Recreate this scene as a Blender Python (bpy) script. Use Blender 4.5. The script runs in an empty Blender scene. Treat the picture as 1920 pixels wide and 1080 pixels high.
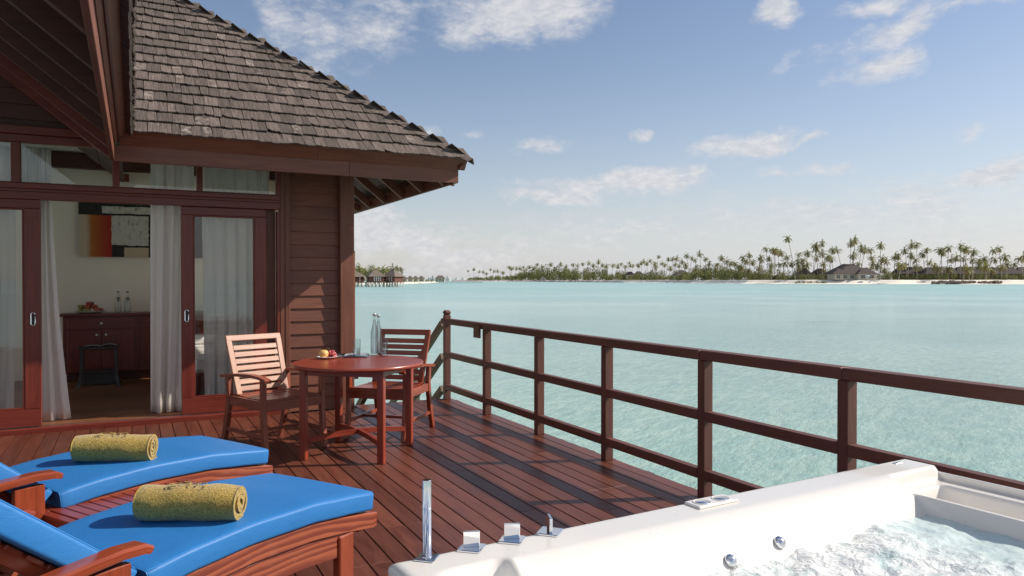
import bpy, bmesh, math, random
from math import sin, cos, pi, radians as rad, sqrt, atan2, exp
from mathutils import Vector as V, Matrix as M, noise as N

# ------------------------------------------------------------------ camera, sky, sun, exposure
SC = bpy.context.scene
COL = SC.collection
YAW, PITCH, FOC, EYE = rad(27.05), rad(-0.6), 1390.0, 1.42
cd = bpy.data.cameras.new('camera'); cam = bpy.data.objects.new('camera', cd); COL.objects.link(cam)
cam.location = (0, 0, EYE); cam.rotation_euler = (rad(90) + PITCH, 0, -YAW)
cd.sensor_width = 36; cd.lens = FOC / 1920 * 36; cd.clip_start = 0.05; cd.clip_end = 20000
SC.camera = cam
SUNV = V((1.247, -0.466, 1.0)).normalized()
SUN_EL = math.asin(SUNV.z); SUN_AZ = atan2(SUNV.x, SUNV.y)          # azimuth clockwise from +Y
sd = bpy.data.lights.new('sun', 'SUN'); sun = bpy.data.objects.new('sun', sd); COL.objects.link(sun)
sd.energy = 3.9; sd.angle = rad(0.6); sd.color = (1.0, 0.905, 0.79)
sun.rotation_euler = SUNV.to_track_quat('Z', 'Y').to_euler(); sun.location = (8, -4, 9)
SC.view_settings.view_transform = 'Standard'; SC.view_settings.look = 'None'
SC.view_settings.exposure = 0.50; SC.view_settings.gamma = 1.0; SC.view_settings.use_curve_mapping = False
SC.render.engine = 'CYCLES'
SC.cycles.use_denoising = True
SC.cycles.max_bounces = 12; SC.cycles.diffuse_bounces = 8; SC.cycles.glossy_bounces = 4
SC.cycles.transmission_bounces = 8; SC.cycles.transparent_max_bounces = 16
SC.cycles.caustics_reflective = False; SC.cycles.caustics_refractive = False
SC.cycles.sample_clamp_indirect = 6.0

class Nodes:
    """tiny helper round a node tree"""
    def __init__(s, tree):
        s.t = tree; tree.nodes.clear()
    def n(s, typ, **kw):
        nd = s.t.nodes.new(typ)
        for k, v in kw.items():
            if k.startswith('i_'):
                nd.inputs[k[2:].replace('_', ' ')].default_value = v
            else:
                setattr(nd, k, v)
        return nd
    def l(s, a, b): s.t.links.new(a, b)
    def math(s, op, a, b=None, c=None, clamp=False):
        nd = s.t.nodes.new('ShaderNodeMath'); nd.operation = op; nd.use_clamp = clamp
        for i, x in enumerate((a, b, c)):
            if x is None: continue
            if isinstance(x, (int, float)): nd.inputs[i].default_value = x
            else: s.l(x, nd.inputs[i])
        return nd.outputs[0]
    def vmath(s, op, a, b=None):
        nd = s.t.nodes.new('ShaderNodeVectorMath'); nd.operation = op
        for i, x in enumerate((a, b)):
            if x is None: continue
            if isinstance(x, (tuple, list)): nd.inputs[i].default_value = x
            else: s.l(x, nd.inputs[i])
        return nd.outputs['Value'] if op in ('LENGTH', 'DOT_PRODUCT') else nd.outputs[0]
    def mix(s, f, a, b, mode='MIX'):
        nd = s.t.nodes.new('ShaderNodeMix'); nd.data_type = 'RGBA'; nd.blend_type = mode
        for sock, x in ((nd.inputs[0], f), (nd.inputs[6], a), (nd.inputs[7], b)):
            if isinstance(x, (int, float)): sock.default_value = x
            elif isinstance(x, (tuple, list)): sock.default_value = tuple(x) + ((1,) if len(x) == 3 else ())
            else: s.l(x, sock)
        return nd.outputs[2]
    def ramp(s, f, stops):
        nd = s.t.nodes.new('ShaderNodeValToRGB'); e = nd.color_ramp.elements
        while len(e) < len(stops): e.new(0.5)
        for el, (p, c) in zip(e, stops):
            el.position = p; el.color = (c, c, c, 1) if isinstance(c, (int, float)) else tuple(c) + (1,)
        s.l(f, nd.inputs[0]); return nd.outputs[0]
    def noise(s, vec, scale, detail=4, rough=0.55, dist=0.0, out=0):
        nd = s.n('ShaderNodeTexNoise'); nd.inputs['Scale'].default_value = scale
        nd.inputs['Detail'].default_value = detail; nd.inputs['Roughness'].default_value = rough
        nd.inputs['Distortion'].default_value = dist
        if vec is not None: s.l(vec, nd.inputs['Vector'])
        return nd.outputs[out]
    def sstep(s, x, lo, hi):
        nd = s.n('ShaderNodeMapRange', interpolation_type='SMOOTHSTEP')
        s.l(x, nd.inputs[0]); nd.inputs[1].default_value = lo; nd.inputs[2].default_value = hi
        return nd.outputs[0]
    def xyz(s, x, y, z):
        nd = s.n('ShaderNodeCombineXYZ')
        for i, q in enumerate((x, y, z)):
            if isinstance(q, (int, float)): nd.inputs[i].default_value = q
            else: s.l(q, nd.inputs[i])
        return nd.outputs[0]

def azel(px, py):
    a = math.atan((px - 960) / FOC); return a, math.atan((525.4 - py) / FOC * cos(a))

def build_world():
    w = bpy.data.worlds.new('World'); SC.world = w; w.use_nodes = True
    k = Nodes(w.node_tree)
    sky = k.n('ShaderNodeTexSky', sky_type='NISHITA'); sky.sun_disc = False
    sky.sun_elevation = SUN_EL; sky.sun_rotation = SUN_AZ
    sky.air_density = 1.1; sky.dust_density = 0.6; sky.ozone_density = 2.0; sky.altitude = 0
    tc = k.n('ShaderNodeTexCoord'); d = tc.outputs['Generated']
    sp = k.n('ShaderNodeSeparateXYZ'); k.l(d, sp.inputs[0])
    x, y, z = sp.outputs
    az = k.math('SUBTRACT', k.math('ARCTAN2', x, y), YAW)
    el = k.math('ARCSINE', z)
    base = k.xyz(az, el, 0.0)
    # warp, so that cloud outlines are ragged
    n1 = k.noise(base, 9.0, 6, 0.6, out=1)
    warp = k.vmath('MULTIPLY', k.vmath('SUBTRACT', n1, (0.5, 0.5, 0.5)), (0.16, 0.06, 0.0))
    p = k.vmath('ADD', base, warp)
    masks = None
    clouds = [  # px, py, half width, half height, tilt (deg), weight
        (985, 8, 180, 62, -6, 1.15), (880, 45, 70, 40, 10, .7), (575, 45, 95, 70, 0, .62), (700, 55, 120, 60, -14, .62), (620, 90, 110, 45, 8, .45),
        (1455, 12, 45, 36, 0, .95), (1650, 8, 90, 16, -3, .8), (1690, 50, 120, 26, -17, .78), (1640, 115, 75, 34, -20, .72), (1580, 100, 60, 20, -10, .5), (1800, 20, 120, 12, -10, .5),
        (1205, 251, 28, 16, 0, .8), (1010, 271, 70, 16, -6, .5), (1415, 274, 90, 22, -4, 1.05), (1515, 266, 30, 12, -20, .85),
        (1180, 345, 170, 27, -7, 1.1), (1050, 372, 130, 17, 3, .95), (1320, 322, 46, 14, -8, .8), (1000, 345, 90, 12, 0, .5), (1550, 325, 50, 12, 0, .5), (1450, 332, 60, 12, 0, .5),
        (1880, 325, 90, 22, -10, .95), (1810, 338, 60, 14, -5, .6), (1820, 245, 60, 14, -20, .45), (1475, 130, 40, 18, -30, .4), (870, 250, 30, 10, 0, .4), (800, 243, 30, 12, 0, .5),
        (700, 430, 90, 50, 5, 1.1), (800, 455, 110, 42, 8, 1.0), (735, 402, 50, 22, 0, .8), (880, 480, 120, 26, 0, .8), (1000, 455, 220, 30, 0, .5), (860, 500, 260, 22, 0, .5),
        (1500, 400, 420, 40, 0, .42), (1750, 400, 300, 60, 0, .5), (1150, 430, 300, 30, 2, .45),
        (-700, 150, 500, 90, 0, .9), (-300, -500, 500, 160, 15, .8), (2700, 100, 480, 70, 0, .8), (3200, 300, 500, 50, 0, .9), (2600, -500, 400, 120, 20, .7)]
    for (cx, cy, hw, hh, tilt, wt) in clouds:
        a0, e0 = azel(cx, cy) if 0 <= cx <= 1920 else ((cx - 960) / FOC, (525 - cy) / FOC)
        a1, e1 = hw / FOC * 1.25, hh / FOC * 1.35
        mp = k.n('ShaderNodeMapping', vector_type='TEXTURE')
        mp.inputs['Location'].default_value = (a0, e0, 0); mp.inputs['Rotation'].default_value = (0, 0, rad(-tilt))
        mp.inputs['Scale'].default_value = (a1, e1, 1); k.l(p, mp.inputs[0])
        r = k.math('MULTIPLY', k.math('SUBTRACT', 1.0, k.vmath('LENGTH', mp.outputs[0]), clamp=True), wt)
        masks = r if masks is None else k.math('MAXIMUM', masks, r)
    away = k.sstep(k.math('ABSOLUTE', az), 0.85, 1.25)
    gen = k.math('MULTIPLY', k.sstep(k.noise(k.vmath('MULTIPLY', d, (1, 1, 2.2)), 2.6, 3, .5), .42, .62), .85)  # clouds outside the view, added to brighten the fill on the facade
    masks = k.math('MAXIMUM', masks, k.math('MULTIPLY', k.math('MULTIPLY', away, gen), k.sstep(z, 0.0, 0.1)))
    fb = k.noise(k.vmath('MULTIPLY', base, (1.0, 1.9, 1.0)), 17.0, 9, 0.62, 0.3)
    fine = k.noise(k.vmath('MULTIPLY', base, (1.0, 2.2, 1.0)), 55.0, 8, 0.65, 0.4)
    dens = k.math('ADD', k.math('MULTIPLY', masks, 1.25), k.math('MULTIPLY', k.math('SUBTRACT', fb, 0.5), 1.5))
    dens = k.math('ADD', dens, k.math('MULTIPLY', k.math('SUBTRACT', fine, 0.5), 0.45))
    gate = k.sstep(masks, 0.0, 0.16)
    c = k.math('MULTIPLY', k.math('MULTIPLY', k.sstep(dens, 0.05, 1.0), gate), 0.86)
    # thin veil towards the horizon
    veil = k.math('POWER', k.math('SUBTRACT', 1.0, k.math('MULTIPLY', k.math('ABSOLUTE', z), 2.6), clamp=True), 2.3)
    veil = k.math('MULTIPLY', k.math('MULTIPLY', veil, 0.86), k.math('ADD', 0.62, k.math('MULTIPLY', k.sstep(az, -0.28, 0.25), 0.38)))
    lower = k.noise(k.vmath('MULTIPLY', base, (1.0, 4.0, 1.0)), 5.0, 5, 0.6)
    veil = k.math('MULTIPLY', veil, k.math('ADD', 0.72, k.math('MULTIPLY', lower, 0.5)), clamp=True)
    shade = k.sstep(fine, 0.3, 0.75)
    cc = k.mix(shade, (5.1, 5.2, 5.6), (6.7, 6.55, 6.55))
    skyc = k.mix(1.0, sky.outputs[0], (1.03, 0.945, 0.95), 'MULTIPLY')
    col = k.mix(veil, skyc, (5.35, 5.7, 6.35))
    col = k.mix(c, col, cc)
    bg = k.n('ShaderNodeBackground'); k.l(col, bg.inputs[0]); bg.inputs[1].default_value = 0.086
    out = k.n('ShaderNodeOutputWorld'); k.l(bg.outputs[0], out.inputs[0])
build_world()

# ------------------------------------------------------------------ materials
def newmat(name):
    m = bpy.data.materials.new(name); m.use_nodes = True
    k = Nodes(m.node_tree); out = k.n('ShaderNodeOutputMaterial')
    return m, k, out
def princ(k, out, col=None, rough=0.5, **kw):
    b = k.n('ShaderNodeBsdfPrincipled')
    for nm, v in (('Base Color', col), ('Roughness', rough)):
        if v is None: continue
        if isinstance(v, (int, float)): b.inputs[nm].default_value = v
        elif isinstance(v, tuple): b.inputs[nm].default_value = v + (1,)
        else: k.l(v, b.inputs[nm])
    for nm, v in kw.items():
        nm = nm.replace('_', ' ')
        if isinstance(v, (int, float, tuple)): b.inputs[nm].default_value = v
        else: k.l(v, b.inputs[nm])
    k.l(b.outputs[0], out.inputs[0]); return b
def bump(k, h, dist=0.01, strength=1.0, normal=None):
    b = k.n('ShaderNodeBump'); b.inputs['Distance'].default_value = dist; b.inputs['Strength'].default_value = strength
    k.l(h, b.inputs['Height'])
    if normal is not None: k.l(normal, b.inputs['Normal'])
    return b.outputs[0]

def wood(name, dark, light, rough=0.4, coat=0.0, grain=1.0, wear=0.0, wearcol=(.3, .2, .16), gb=0.0012, var=0.25, figure=0.0, spec=0.5):
    m, k, out = newmat(name)
    uv = k.n('ShaderNodeUVMap').outputs[0]
    oi = k.n('ShaderNodeObjectInfo').outputs['Random']
    off = k.xyz(k.math('MULTIPLY', oi, 37.0), k.math('MULTIPLY', oi, 11.0), 0.0)
    u = k.vmath('ADD', uv, off)
    g = k.noise(k.vmath('MULTIPLY', u, (2.2, 55.0 * grain, 1.0)), 1.0, 6, 0.62, 0.6)
    big = k.noise(k.vmath('MULTIPLY', u, (1.6, 9.0, 1.0)), 1.0, 3, 0.5, 1.4 + figure * 3)
    pores = k.noise(k.vmath('MULTIPLY', u, (30.0, 420.0, 1.0)), 1.0, 2, 0.5)
    f = k.math('ADD', k.math('MULTIPLY', g, 0.55), k.math('MULTIPLY', big, 0.45))
    if figure:
        wv = k.n('ShaderNodeTexWave', wave_type='BANDS', bands_direction='Y', wave_profile='SAW')
        k.l(k.vmath('MULTIPLY', u, (1.4, 6.0, 1.0)), wv.inputs['Vector'])
        wv.inputs['Scale'].default_value = 1.6; wv.inputs['Distortion'].default_value = 9; wv.inputs['Detail'].default_value = 2; wv.inputs['Detail Scale'].default_value = 0.8
        f = k.math('ADD', k.math('MULTIPLY', f, 1 - figure), k.math('MULTIPLY', wv.outputs[1], figure))
    f = k.sstep(f, 0.3, 0.72)
    col = k.mix(f, dark, light)
    hv = k.n('ShaderNodeHueSaturation')
    k.l(k.math('ADD', 1.0 - var / 2, k.math('MULTIPLY', oi, var)), hv.inputs['Value']); k.l(col, hv.inputs['Color'])
    col = hv.outputs[0]
    col = k.mix(k.math('MULTIPLY', k.sstep(pores, 0.58, 0.75), 0.35), col, tuple(c * .45 for c in dark))
    rr = k.math('ADD', rough - 0.08, k.math('MULTIPLY', big, 0.2))
    if wear:
        sp = k.noise(k.vmath('MULTIPLY', u, (5.0, 14.0, 1.0)), 1.0, 8, 0.7, 0.3)
        wf = k.math('MULTIPLY', k.sstep(sp, 0.56, 0.78), wear)
        sc = k.noise(k.vmath('MULTIPLY', u, (9.0, 130.0, 1.0)), 1.0, 3, 0.6, 1.5)
        wf = k.math('ADD', wf, k.math('MULTIPLY', k.sstep(sc, 0.66, 0.74), wear * 0.7), clamp=True)
        col = k.mix(wf, col, wearcol)
        rr = k.math('ADD', rr, k.math('MULTIPLY', wf, 0.2))
    h = k.math('ADD', k.math('MULTIPLY', g, 1.0), k.math('MULTIPLY', pores, 0.3))
    princ(k, out, col, rr, Normal=bump(k, h, gb, 0.8), Coat_Weight=coat, Coat_Roughness=0.18, Specular_IOR_Level=spec)
    return m

DECK = wood('deck wood', (.086, .024, .014), (.170, .056, .033), 0.38, 0.03, 0.8, 0.28, (.27, .15, .11), 0.0014, 0.5, spec=0.36)
REDW = wood('red varnished wood', (.115, .017, .010), (.20, .034, .018), 0.38, 0.08, 1.0, 0.05, gb=.0006, var=.12)
BROWNW = wood('brown painted wood', (.135, .044, .025), (.22, .080, .045), 0.52, 0.0, 1.0, 0.22, (.17, .085, .065), 0.001, 0.2)
RAILW = wood('railing wood', (.085, .028, .019), (.15, .053, .036), 0.56, 0.0, 0.8, 0.32, (.2, .1, .08), 0.001, 0.15)
TEAK = wood('oiled teak', (.175, .027, .009), (.33, .064, .022), 0.32, 0.3, 1.0, 0.08, (.35, .17, .10), 0.0007, 0.1)
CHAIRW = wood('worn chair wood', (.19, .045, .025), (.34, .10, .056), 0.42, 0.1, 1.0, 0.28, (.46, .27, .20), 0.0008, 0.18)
BACKW = wood('chair wood with painted sheen', (.34, .155, .095), (.52, .30, .205), 0.36, 0.2, 1.0, 0.3, (.62, .45, .36), 0.0008, 0.2)  # chair wood lightened, sunlit gloss of the back painted into the colour
TABLEW = wood('table wood', (.19, .028, .014), (.31, .055, .026), 0.32, 0.15, 1.0, 0.06, (.3, .12, .08), 0.0006, 0.12)
FIGW = wood('figured wood', (.16, .026, .012), (.33, .085, .038), 0.32, 0.2, 1.0, 0.35, (.52, .30, .20), 0.0015, 0.1, 0.75)
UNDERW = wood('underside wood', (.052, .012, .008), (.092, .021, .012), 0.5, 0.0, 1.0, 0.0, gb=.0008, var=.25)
FLOORW = wood('indoor floor wood', (.14, .052, .022), (.28, .115, .05), 0.3, 0.2, 0.8, 0.0, gb=.0003, var=.5)
DRESSW = wood('dresser wood', (.12, .018, .011), (.20, .032, .019), 0.35, 0.15, 1.0, 0.0, gb=.0003, var=.1)
DARKW = wood('dark stool wood', (.02, .014, .013), (.035, .024, .022), 0.35, 0.15, 1.0, 0.0, gb=.0003, var=.1)
GREYW = wood('weathered stair wood', (.10, .075, .05), (.19, .15, .10), 0.7, 0.0, 1.0, 0.3, (.28, .24, .18), 0.0015, 0.2)

def shingle_mat():
    m, k, out = newmat('weathered shingle')
    uv = k.n('ShaderNodeUVMap').outputs[0]
    oi = k.n('ShaderNodeObjectInfo').outputs['Random']
    u = k.vmath('ADD', uv, k.xyz(k.math('MULTIPLY', oi, 53.0), k.math('MULTIPLY', oi, 17.0), 0.0))
    g = k.noise(k.vmath('MULTIPLY', u, (5.0, 120.0, 1.0)), 1.0, 5, 0.65, 0.4)
    b = k.noise(k.vmath('MULTIPLY', u, (14.0, 16.0, 1.0)), 1.0, 5, 0.6)
    col = k.mix(k.sstep(g, 0.3, 0.7), (.064, .049, .042), (.175, .140, .120))
    blot = k.math('MULTIPLY', k.sstep(b, 0.55, 0.72), k.sstep(oi, 0.35, 1.0))
    col = k.mix(k.math('MULTIPLY', blot, 0.5), col, (.30, .265, .235))
    pale = k.sstep(oi, 0.90, 1.0)
    col = k.mix(k.math('MULTIPLY', pale, k.math('MULTIPLY', k.sstep(b, 0.45, 0.62), .75)), col, (.36, .31, .27))
    hv = k.n('ShaderNodeHueSaturation'); k.l(col, hv.inputs['Color'])
    k.l(k.math('ADD', 0.72, k.math('MULTIPLY', k.math('FRACT', k.math('MULTIPLY', oi, 7.31)), 0.55)), hv.inputs['Value'])
    princ(k, out, hv.outputs[0], 0.8, Normal=bump(k, g, 0.003, 0.9), Specular_IOR_Level=0.3)
    return m
SHINGLE = shingle_mat()

def simple(name, col, rough=0.5, metal=0.0, var=0.0, scale=8.0, bd=0.0, **kw):
    m, k, out = newmat(name)
    tc = k.n('ShaderNodeTexCoord').outputs['Object']
    nz = k.noise(tc, scale, 5, 0.6)
    c = k.mix(nz, tuple(x * (1 - var) for x in col), tuple(min(1, x * (1 + var)) for x in col))
    if bd: kw['Normal'] = bump(k, k.noise(tc, scale * 4, 4, 0.6), bd, 0.8)
    princ(k, out, c, rough, Metallic=metal, **kw)
    return m
PLASTER = simple('cream plaster', (.90, .79, .66), 0.9, var=0.03, scale=2)
PINK = simple('ceiling white', (.7, .68, .64), 0.9, var=0.02)
CHROME = simple('chrome', (.80, .81, .83), 0.06, 1.0, var=0.01)
STEEL = simple('brushed steel', (.62, .60, .58), 0.28, 1.0, var=0.04, scale=30)
PORCELAIN = simple('white porcelain', (.82, .80, .77), 0.25, var=0.01)
DARKSTEEL = simple('dark bolt', (.05, .045, .04), 0.5, 0.8)
BLACKRUB = simple('black stopper', (.03, .03, .03), 0.4)
WHITEPAINT = simple('white knob', (.75, .74, .72), 0.3)
CONCRETE = simple('concrete pile', (.74, .70, .62), 0.9, var=0.2, scale=3)
ROOFBLACK = simple('near-black distant roof', (.032, .026, .028), 0.85, var=0.25, scale=0.8)
ROOFFAR = simple('distant dark roof', (.075, .058, .055), 0.85, var=0.25, scale=0.8)
THATCHFAR = simple('distant thatch roof', (.16, .13, .105), 0.9, var=0.25, scale=0.8)
WALLFAR = simple('distant villa timber', (.13, .05, .035), 0.8, var=0.3, scale=1.0)
WALLPALE = simple('distant pale wall', (.50, .46, .38), 0.9, var=0.15, scale=1.0)
GLASSFAR = simple('distant window', (.05, .065, .07), 0.15)
WHITEFAR = simple('distant white joinery', (.75, .73, .68), 0.7)
BLUEFAR = simple('distant blue canvas', (.35, .58, .72), 0.8)
ROCK = simple('groyne rock', (.23, .175, .145), 0.95, var=0.5, scale=0.6)
JETTYW = simple('distant jetty wood', (.17, .13, .11), 0.9, var=0.2)
BARK = simple('palm trunk', (.33, .285, .235), 0.95, var=0.3, scale=1.2)
BARK2 = simple('tree bark', (.17, .13, .10), 0.95, var=0.3, scale=1.2)
HAZEBLUE = simple('far building in painted haze', (.66, .66, .64), 0.9, var=0.1, scale=.01)  # pale tone paints the haze over far land and buildings

def leafmat(name, a, b, trans=0.25):
    m, k, out = newmat(name)
    gi = k.n('ShaderNodeNewGeometry')
    oi = k.n('ShaderNodeObjectInfo').outputs['Random']
    f = k.math('ADD', k.math('MULTIPLY', gi.outputs['Random Per Island'], 0.65), k.math('MULTIPLY', oi, 0.35))
    col = k.mix(f, a, b)
    d = k.n('ShaderNodeBsdfPrincipled'); k.l(col, d.inputs['Base Color']); d.inputs['Roughness'].default_value = 0.6
    t = k.n('ShaderNodeBsdfTranslucent'); k.l(col, t.inputs[0])
    mx = k.n('ShaderNodeMixShader'); mx.inputs[0].default_value = trans
    k.l(d.outputs[0], mx.inputs[1]); k.l(t.outputs[0], mx.inputs[2]); k.l(mx.outputs[0], out.inputs[0])
    return m
PALMG = leafmat('palm frond green', (.10, .125, .025), (.29, .27, .07))
PALMY = leafmat('palm frond dry', (.24, .165, .07), (.36, .26, .11))
BUSHG = leafmat('shrub leaves', (.10, .13, .035), (.29, .28, .09))
BUSHD = leafmat('casuarina leaves', (.11, .125, .05), (.26, .24, .10))
HEDGEG = leafmat('hedge leaves', (.09, .13, .03), (.24, .25, .07))

def sand():
    m, k, out = newmat('coral sand')
    tc = k.n('ShaderNodeTexCoord').outputs['Object']
    a = k.noise(tc, 0.05, 6, 0.6); b = k.noise(tc, 0.6, 5, 0.6)
    col = k.mix(k.sstep(a, .35, .7), (.74, .68, .58), (.84, .79, .69))
    col = k.mix(k.math('MULTIPLY', k.sstep(b, .5, .75), .35), col, (.42, .37, .30))
    princ(k, out, col, 0.95, Normal=bump(k, b, 0.3, 0.6)); return m
SAND = sand()
def ground_far():
    m, k, out = newmat('island ground')
    tc = k.n('ShaderNodeTexCoord').outputs['Object']
    a = k.noise(tc, 0.08, 6, 0.65)
    princ(k, out, k.mix(k.sstep(a, .4, .6), (.10, .10, .05), (.40, .36, .28)), 1.0); return m
ISLG = ground_far()

def water():
    m, k, out = newmat('lagoon water')
    g = k.n('ShaderNodeNewGeometry').outputs['Position']
    base = k.vmath('MULTIPLY', g, (1, 1, 0))
    dist = k.vmath('LENGTH', base)
    # seabed patches seen through the shallow water
    p1 = k.noise(base, 0.045, 5, 0.6, 0.4); p2 = k.noise(base, 0.006, 4, 0.55); p3 = k.noise(base, 0.45, 4, 0.6, 0.8)
    col = k.mix(k.sstep(p1, .35, .68), (.295, .465, .440), (.390, .550, .510))
    col = k.mix(k.math('MULTIPLY', k.sstep(p3, .5, .75), .35), col, (.43, .60, .535))
    col = k.mix(k.math('MULTIPLY', k.sstep(p2, .45, .65), .4), col, (.22, .46, .44))
    # dark coral patches here and there
    p4 = k.noise(k.vmath('MULTIPLY', base, (.35, 1.0, 1.0)), 0.10, 4, 0.6)
    col = k.mix(k.math('MULTIPLY', k.sstep(p4, .62, .72), .40), col, (.13, .25, .25))
    p5 = k.noise(k.vmath('MULTIPLY', base, (.22, 1.0, 1.0)), 0.03, 5, 0.65)
    col = k.mix(k.math('MULTIPLY', k.sstep(p5, .42, .62), .30), col, (.24, .44, .43))
    rot = k.n('ShaderNodeMapping'); rot.inputs['Rotation'].default_value = (0, 0, rad(-32)); k.l(base, rot.inputs[0])
    rb = rot.outputs[0]
    w1 = k.noise(k.vmath('MULTIPLY', rb, (0.6, 1.5, 1)), 2.6, 7, 0.66, 0.15)
    w2 = k.noise(k.vmath('MULTIPLY', rb, (0.7, 1.4, 1)), 10.0, 4, 0.62, 0.2)
    w3 = k.noise(k.vmath('MULTIPLY', rb, (0.35, 1.2, 1)), 0.35, 3, 0.5)
    h = k.math('ADD', k.math('MULTIPLY', w1, 0.13), k.math('ADD', k.math('MULTIPLY', w2, 0.050), k.math('MULTIPLY', w3, 0.10)))
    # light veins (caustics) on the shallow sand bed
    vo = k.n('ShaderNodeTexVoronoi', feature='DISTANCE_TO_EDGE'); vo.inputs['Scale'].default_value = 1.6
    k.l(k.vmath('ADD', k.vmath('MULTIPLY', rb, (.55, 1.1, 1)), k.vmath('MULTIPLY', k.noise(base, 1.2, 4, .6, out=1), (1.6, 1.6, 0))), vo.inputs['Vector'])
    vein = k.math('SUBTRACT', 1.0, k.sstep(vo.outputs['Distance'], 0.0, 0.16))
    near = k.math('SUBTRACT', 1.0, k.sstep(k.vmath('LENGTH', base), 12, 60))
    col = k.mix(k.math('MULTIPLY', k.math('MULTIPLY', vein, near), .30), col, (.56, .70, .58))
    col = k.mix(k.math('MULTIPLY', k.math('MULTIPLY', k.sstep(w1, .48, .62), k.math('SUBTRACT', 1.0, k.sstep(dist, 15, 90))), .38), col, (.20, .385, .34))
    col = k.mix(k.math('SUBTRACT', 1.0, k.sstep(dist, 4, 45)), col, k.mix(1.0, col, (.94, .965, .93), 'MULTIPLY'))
    bs = princ(k, out, col, k.math('ADD', .14, k.math('MULTIPLY', k.sstep(dist, 20, 250), .22)), IOR=1.33, Normal=bump(k, h, 0.62, 0.7))
    return m
SEA = water()

def glass_pane():
    m, k, out = newmat('window glass')
    tr = k.n('ShaderNodeBsdfTransparent'); tr.inputs[0].default_value = (.96, .965, .955, 1)
    gl = k.n('ShaderNodeBsdfGlossy'); gl.inputs['Roughness'].default_value = 0.01; gl.inputs[0].default_value = (1, 1, 1, 1)
    lw = k.n('ShaderNodeLayerWeight'); lw.inputs[0].default_value = .5
    f = k.math('ADD', .045, k.math('MULTIPLY', k.math('POWER', lw.outputs['Facing'], 4.5), .9), clamp=True)
    mx = k.n('ShaderNodeMixShader'); k.l(f, mx.inputs[0]); k.l(tr.outputs[0], mx.inputs[1]); k.l(gl.outputs[0], mx.inputs[2])
    k.l(mx.outputs[0], out.inputs[0]); return m
PANE = glass_pane()
def clear_glass(name='drinking glass', tint=(.93, .95, .94)):
    m, k, out = newmat(name)
    g = k.n('ShaderNodeBsdfGlass'); g.inputs['Color'].default_value = tint + (1,); g.inputs['IOR'].default_value = 1.33
    t = k.n('ShaderNodeBsdfTransparent'); t.inputs[0].default_value = tint + (1,)
    mx = k.n('ShaderNodeMixShader'); mx.inputs[0].default_value = 0.68
    k.l(g.outputs[0], mx.inputs[1]); k.l(t.outputs[0], mx.inputs[2]); k.l(mx.outputs[0], out.inputs[0]); return m
def thin_glass():
    m, k, out = newmat('thin clear glass')
    tr = k.n('ShaderNodeBsdfTransparent'); lw = k.n('ShaderNodeLayerWeight'); lw.inputs[0].default_value = .35
    k.l(k.mix(k.sstep(lw.outputs['Facing'], .38, .92), (.95, .96, .96), (.42, .47, .47)), tr.inputs[0])
    gl = k.n('ShaderNodeBsdfGlossy'); gl.inputs['Roughness'].default_value = 0.02
    l2 = k.n('ShaderNodeLayerWeight'); l2.inputs[0].default_value = .5
    mx = k.n('ShaderNodeMixShader'); k.l(k.math('ADD', .03, k.math('MULTIPLY', k.math('POWER', l2.outputs['Facing'], 4.0), .6), clamp=True), mx.inputs[0]); k.l(tr.outputs[0], mx.inputs[1]); k.l(gl.outputs[0], mx.inputs[2])
    k.l(mx.outputs[0], out.inputs[0]); return m
GLASS = thin_glass(); LIQ = clear_glass('still water', (.95, .965, .97))

def cloth(name, col, trans):
    m, k, out = newmat(name)
    tc = k.n('ShaderNodeTexCoord').outputs['Object']
    wv = k.noise(tc, 260, 2, .5)
    bp = bump(k, wv, 0.0008, 0.6)
    d = k.n('ShaderNodeBsdfDiffuse'); d.inputs[0].default_value = col + (1,); k.l(bp, d.inputs['Normal'])
    t = k.n('ShaderNodeBsdfTranslucent'); t.inputs[0].default_value = col + (1,)
    tr = k.n('ShaderNodeBsdfTransparent')
    a = k.n('ShaderNodeMixShader'); a.inputs[0].default_value = 0.4; k.l(d.outputs[0], a.inputs[1]); k.l(t.outputs[0], a.inputs[2])
    b = k.n('ShaderNodeMixShader'); b.inputs[0].default_value = trans; k.l(a.outputs[0], b.inputs[1]); k.l(tr.outputs[0], b.inputs[2])
    k.l(b.outputs[0], out.inputs[0]); return m
CURTAIN = cloth('white linen curtain', (.93, .895, .86), 0.04)
SHEER = cloth('sheer curtain', (.80, .79, .76), 0.22)

def vinyl():
    m, k, out = newmat('blue vinyl')
    tc = k.n('ShaderNodeTexCoord').outputs['Object']
    a = k.noise(tc, 3.0, 4, 0.6); f = k.noise(tc, 420, 2, 0.5); wr = k.noise(tc, 9.0, 5, 0.6, 0.8)
    col = k.mix(a, (.020, .160, .44), (.030, .20, .52))
    sc = k.noise(k.vmath('MULTIPLY', tc, (4, 22, 22)), 3.0, 6, 0.7)
    col = k.mix(k.math('MULTIPLY', k.sstep(sc, .64, .8), .25), col, (.12, .28, .55))
    cr = k.noise(k.vmath('MULTIPLY', tc, (1.2, 3.0, 3.0)), 5.0, 4, .55, 1.5); n1 = bump(k, k.math('ADD', wr, k.math('MULTIPLY', cr, 1.5)), 0.0022, 0.5)
    princ(k, out, col, 0.47, Normal=bump(k, f, 0.0009, 0.7, n1), Specular_IOR_Level=0.42); return m
VINYL = vinyl()
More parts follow.
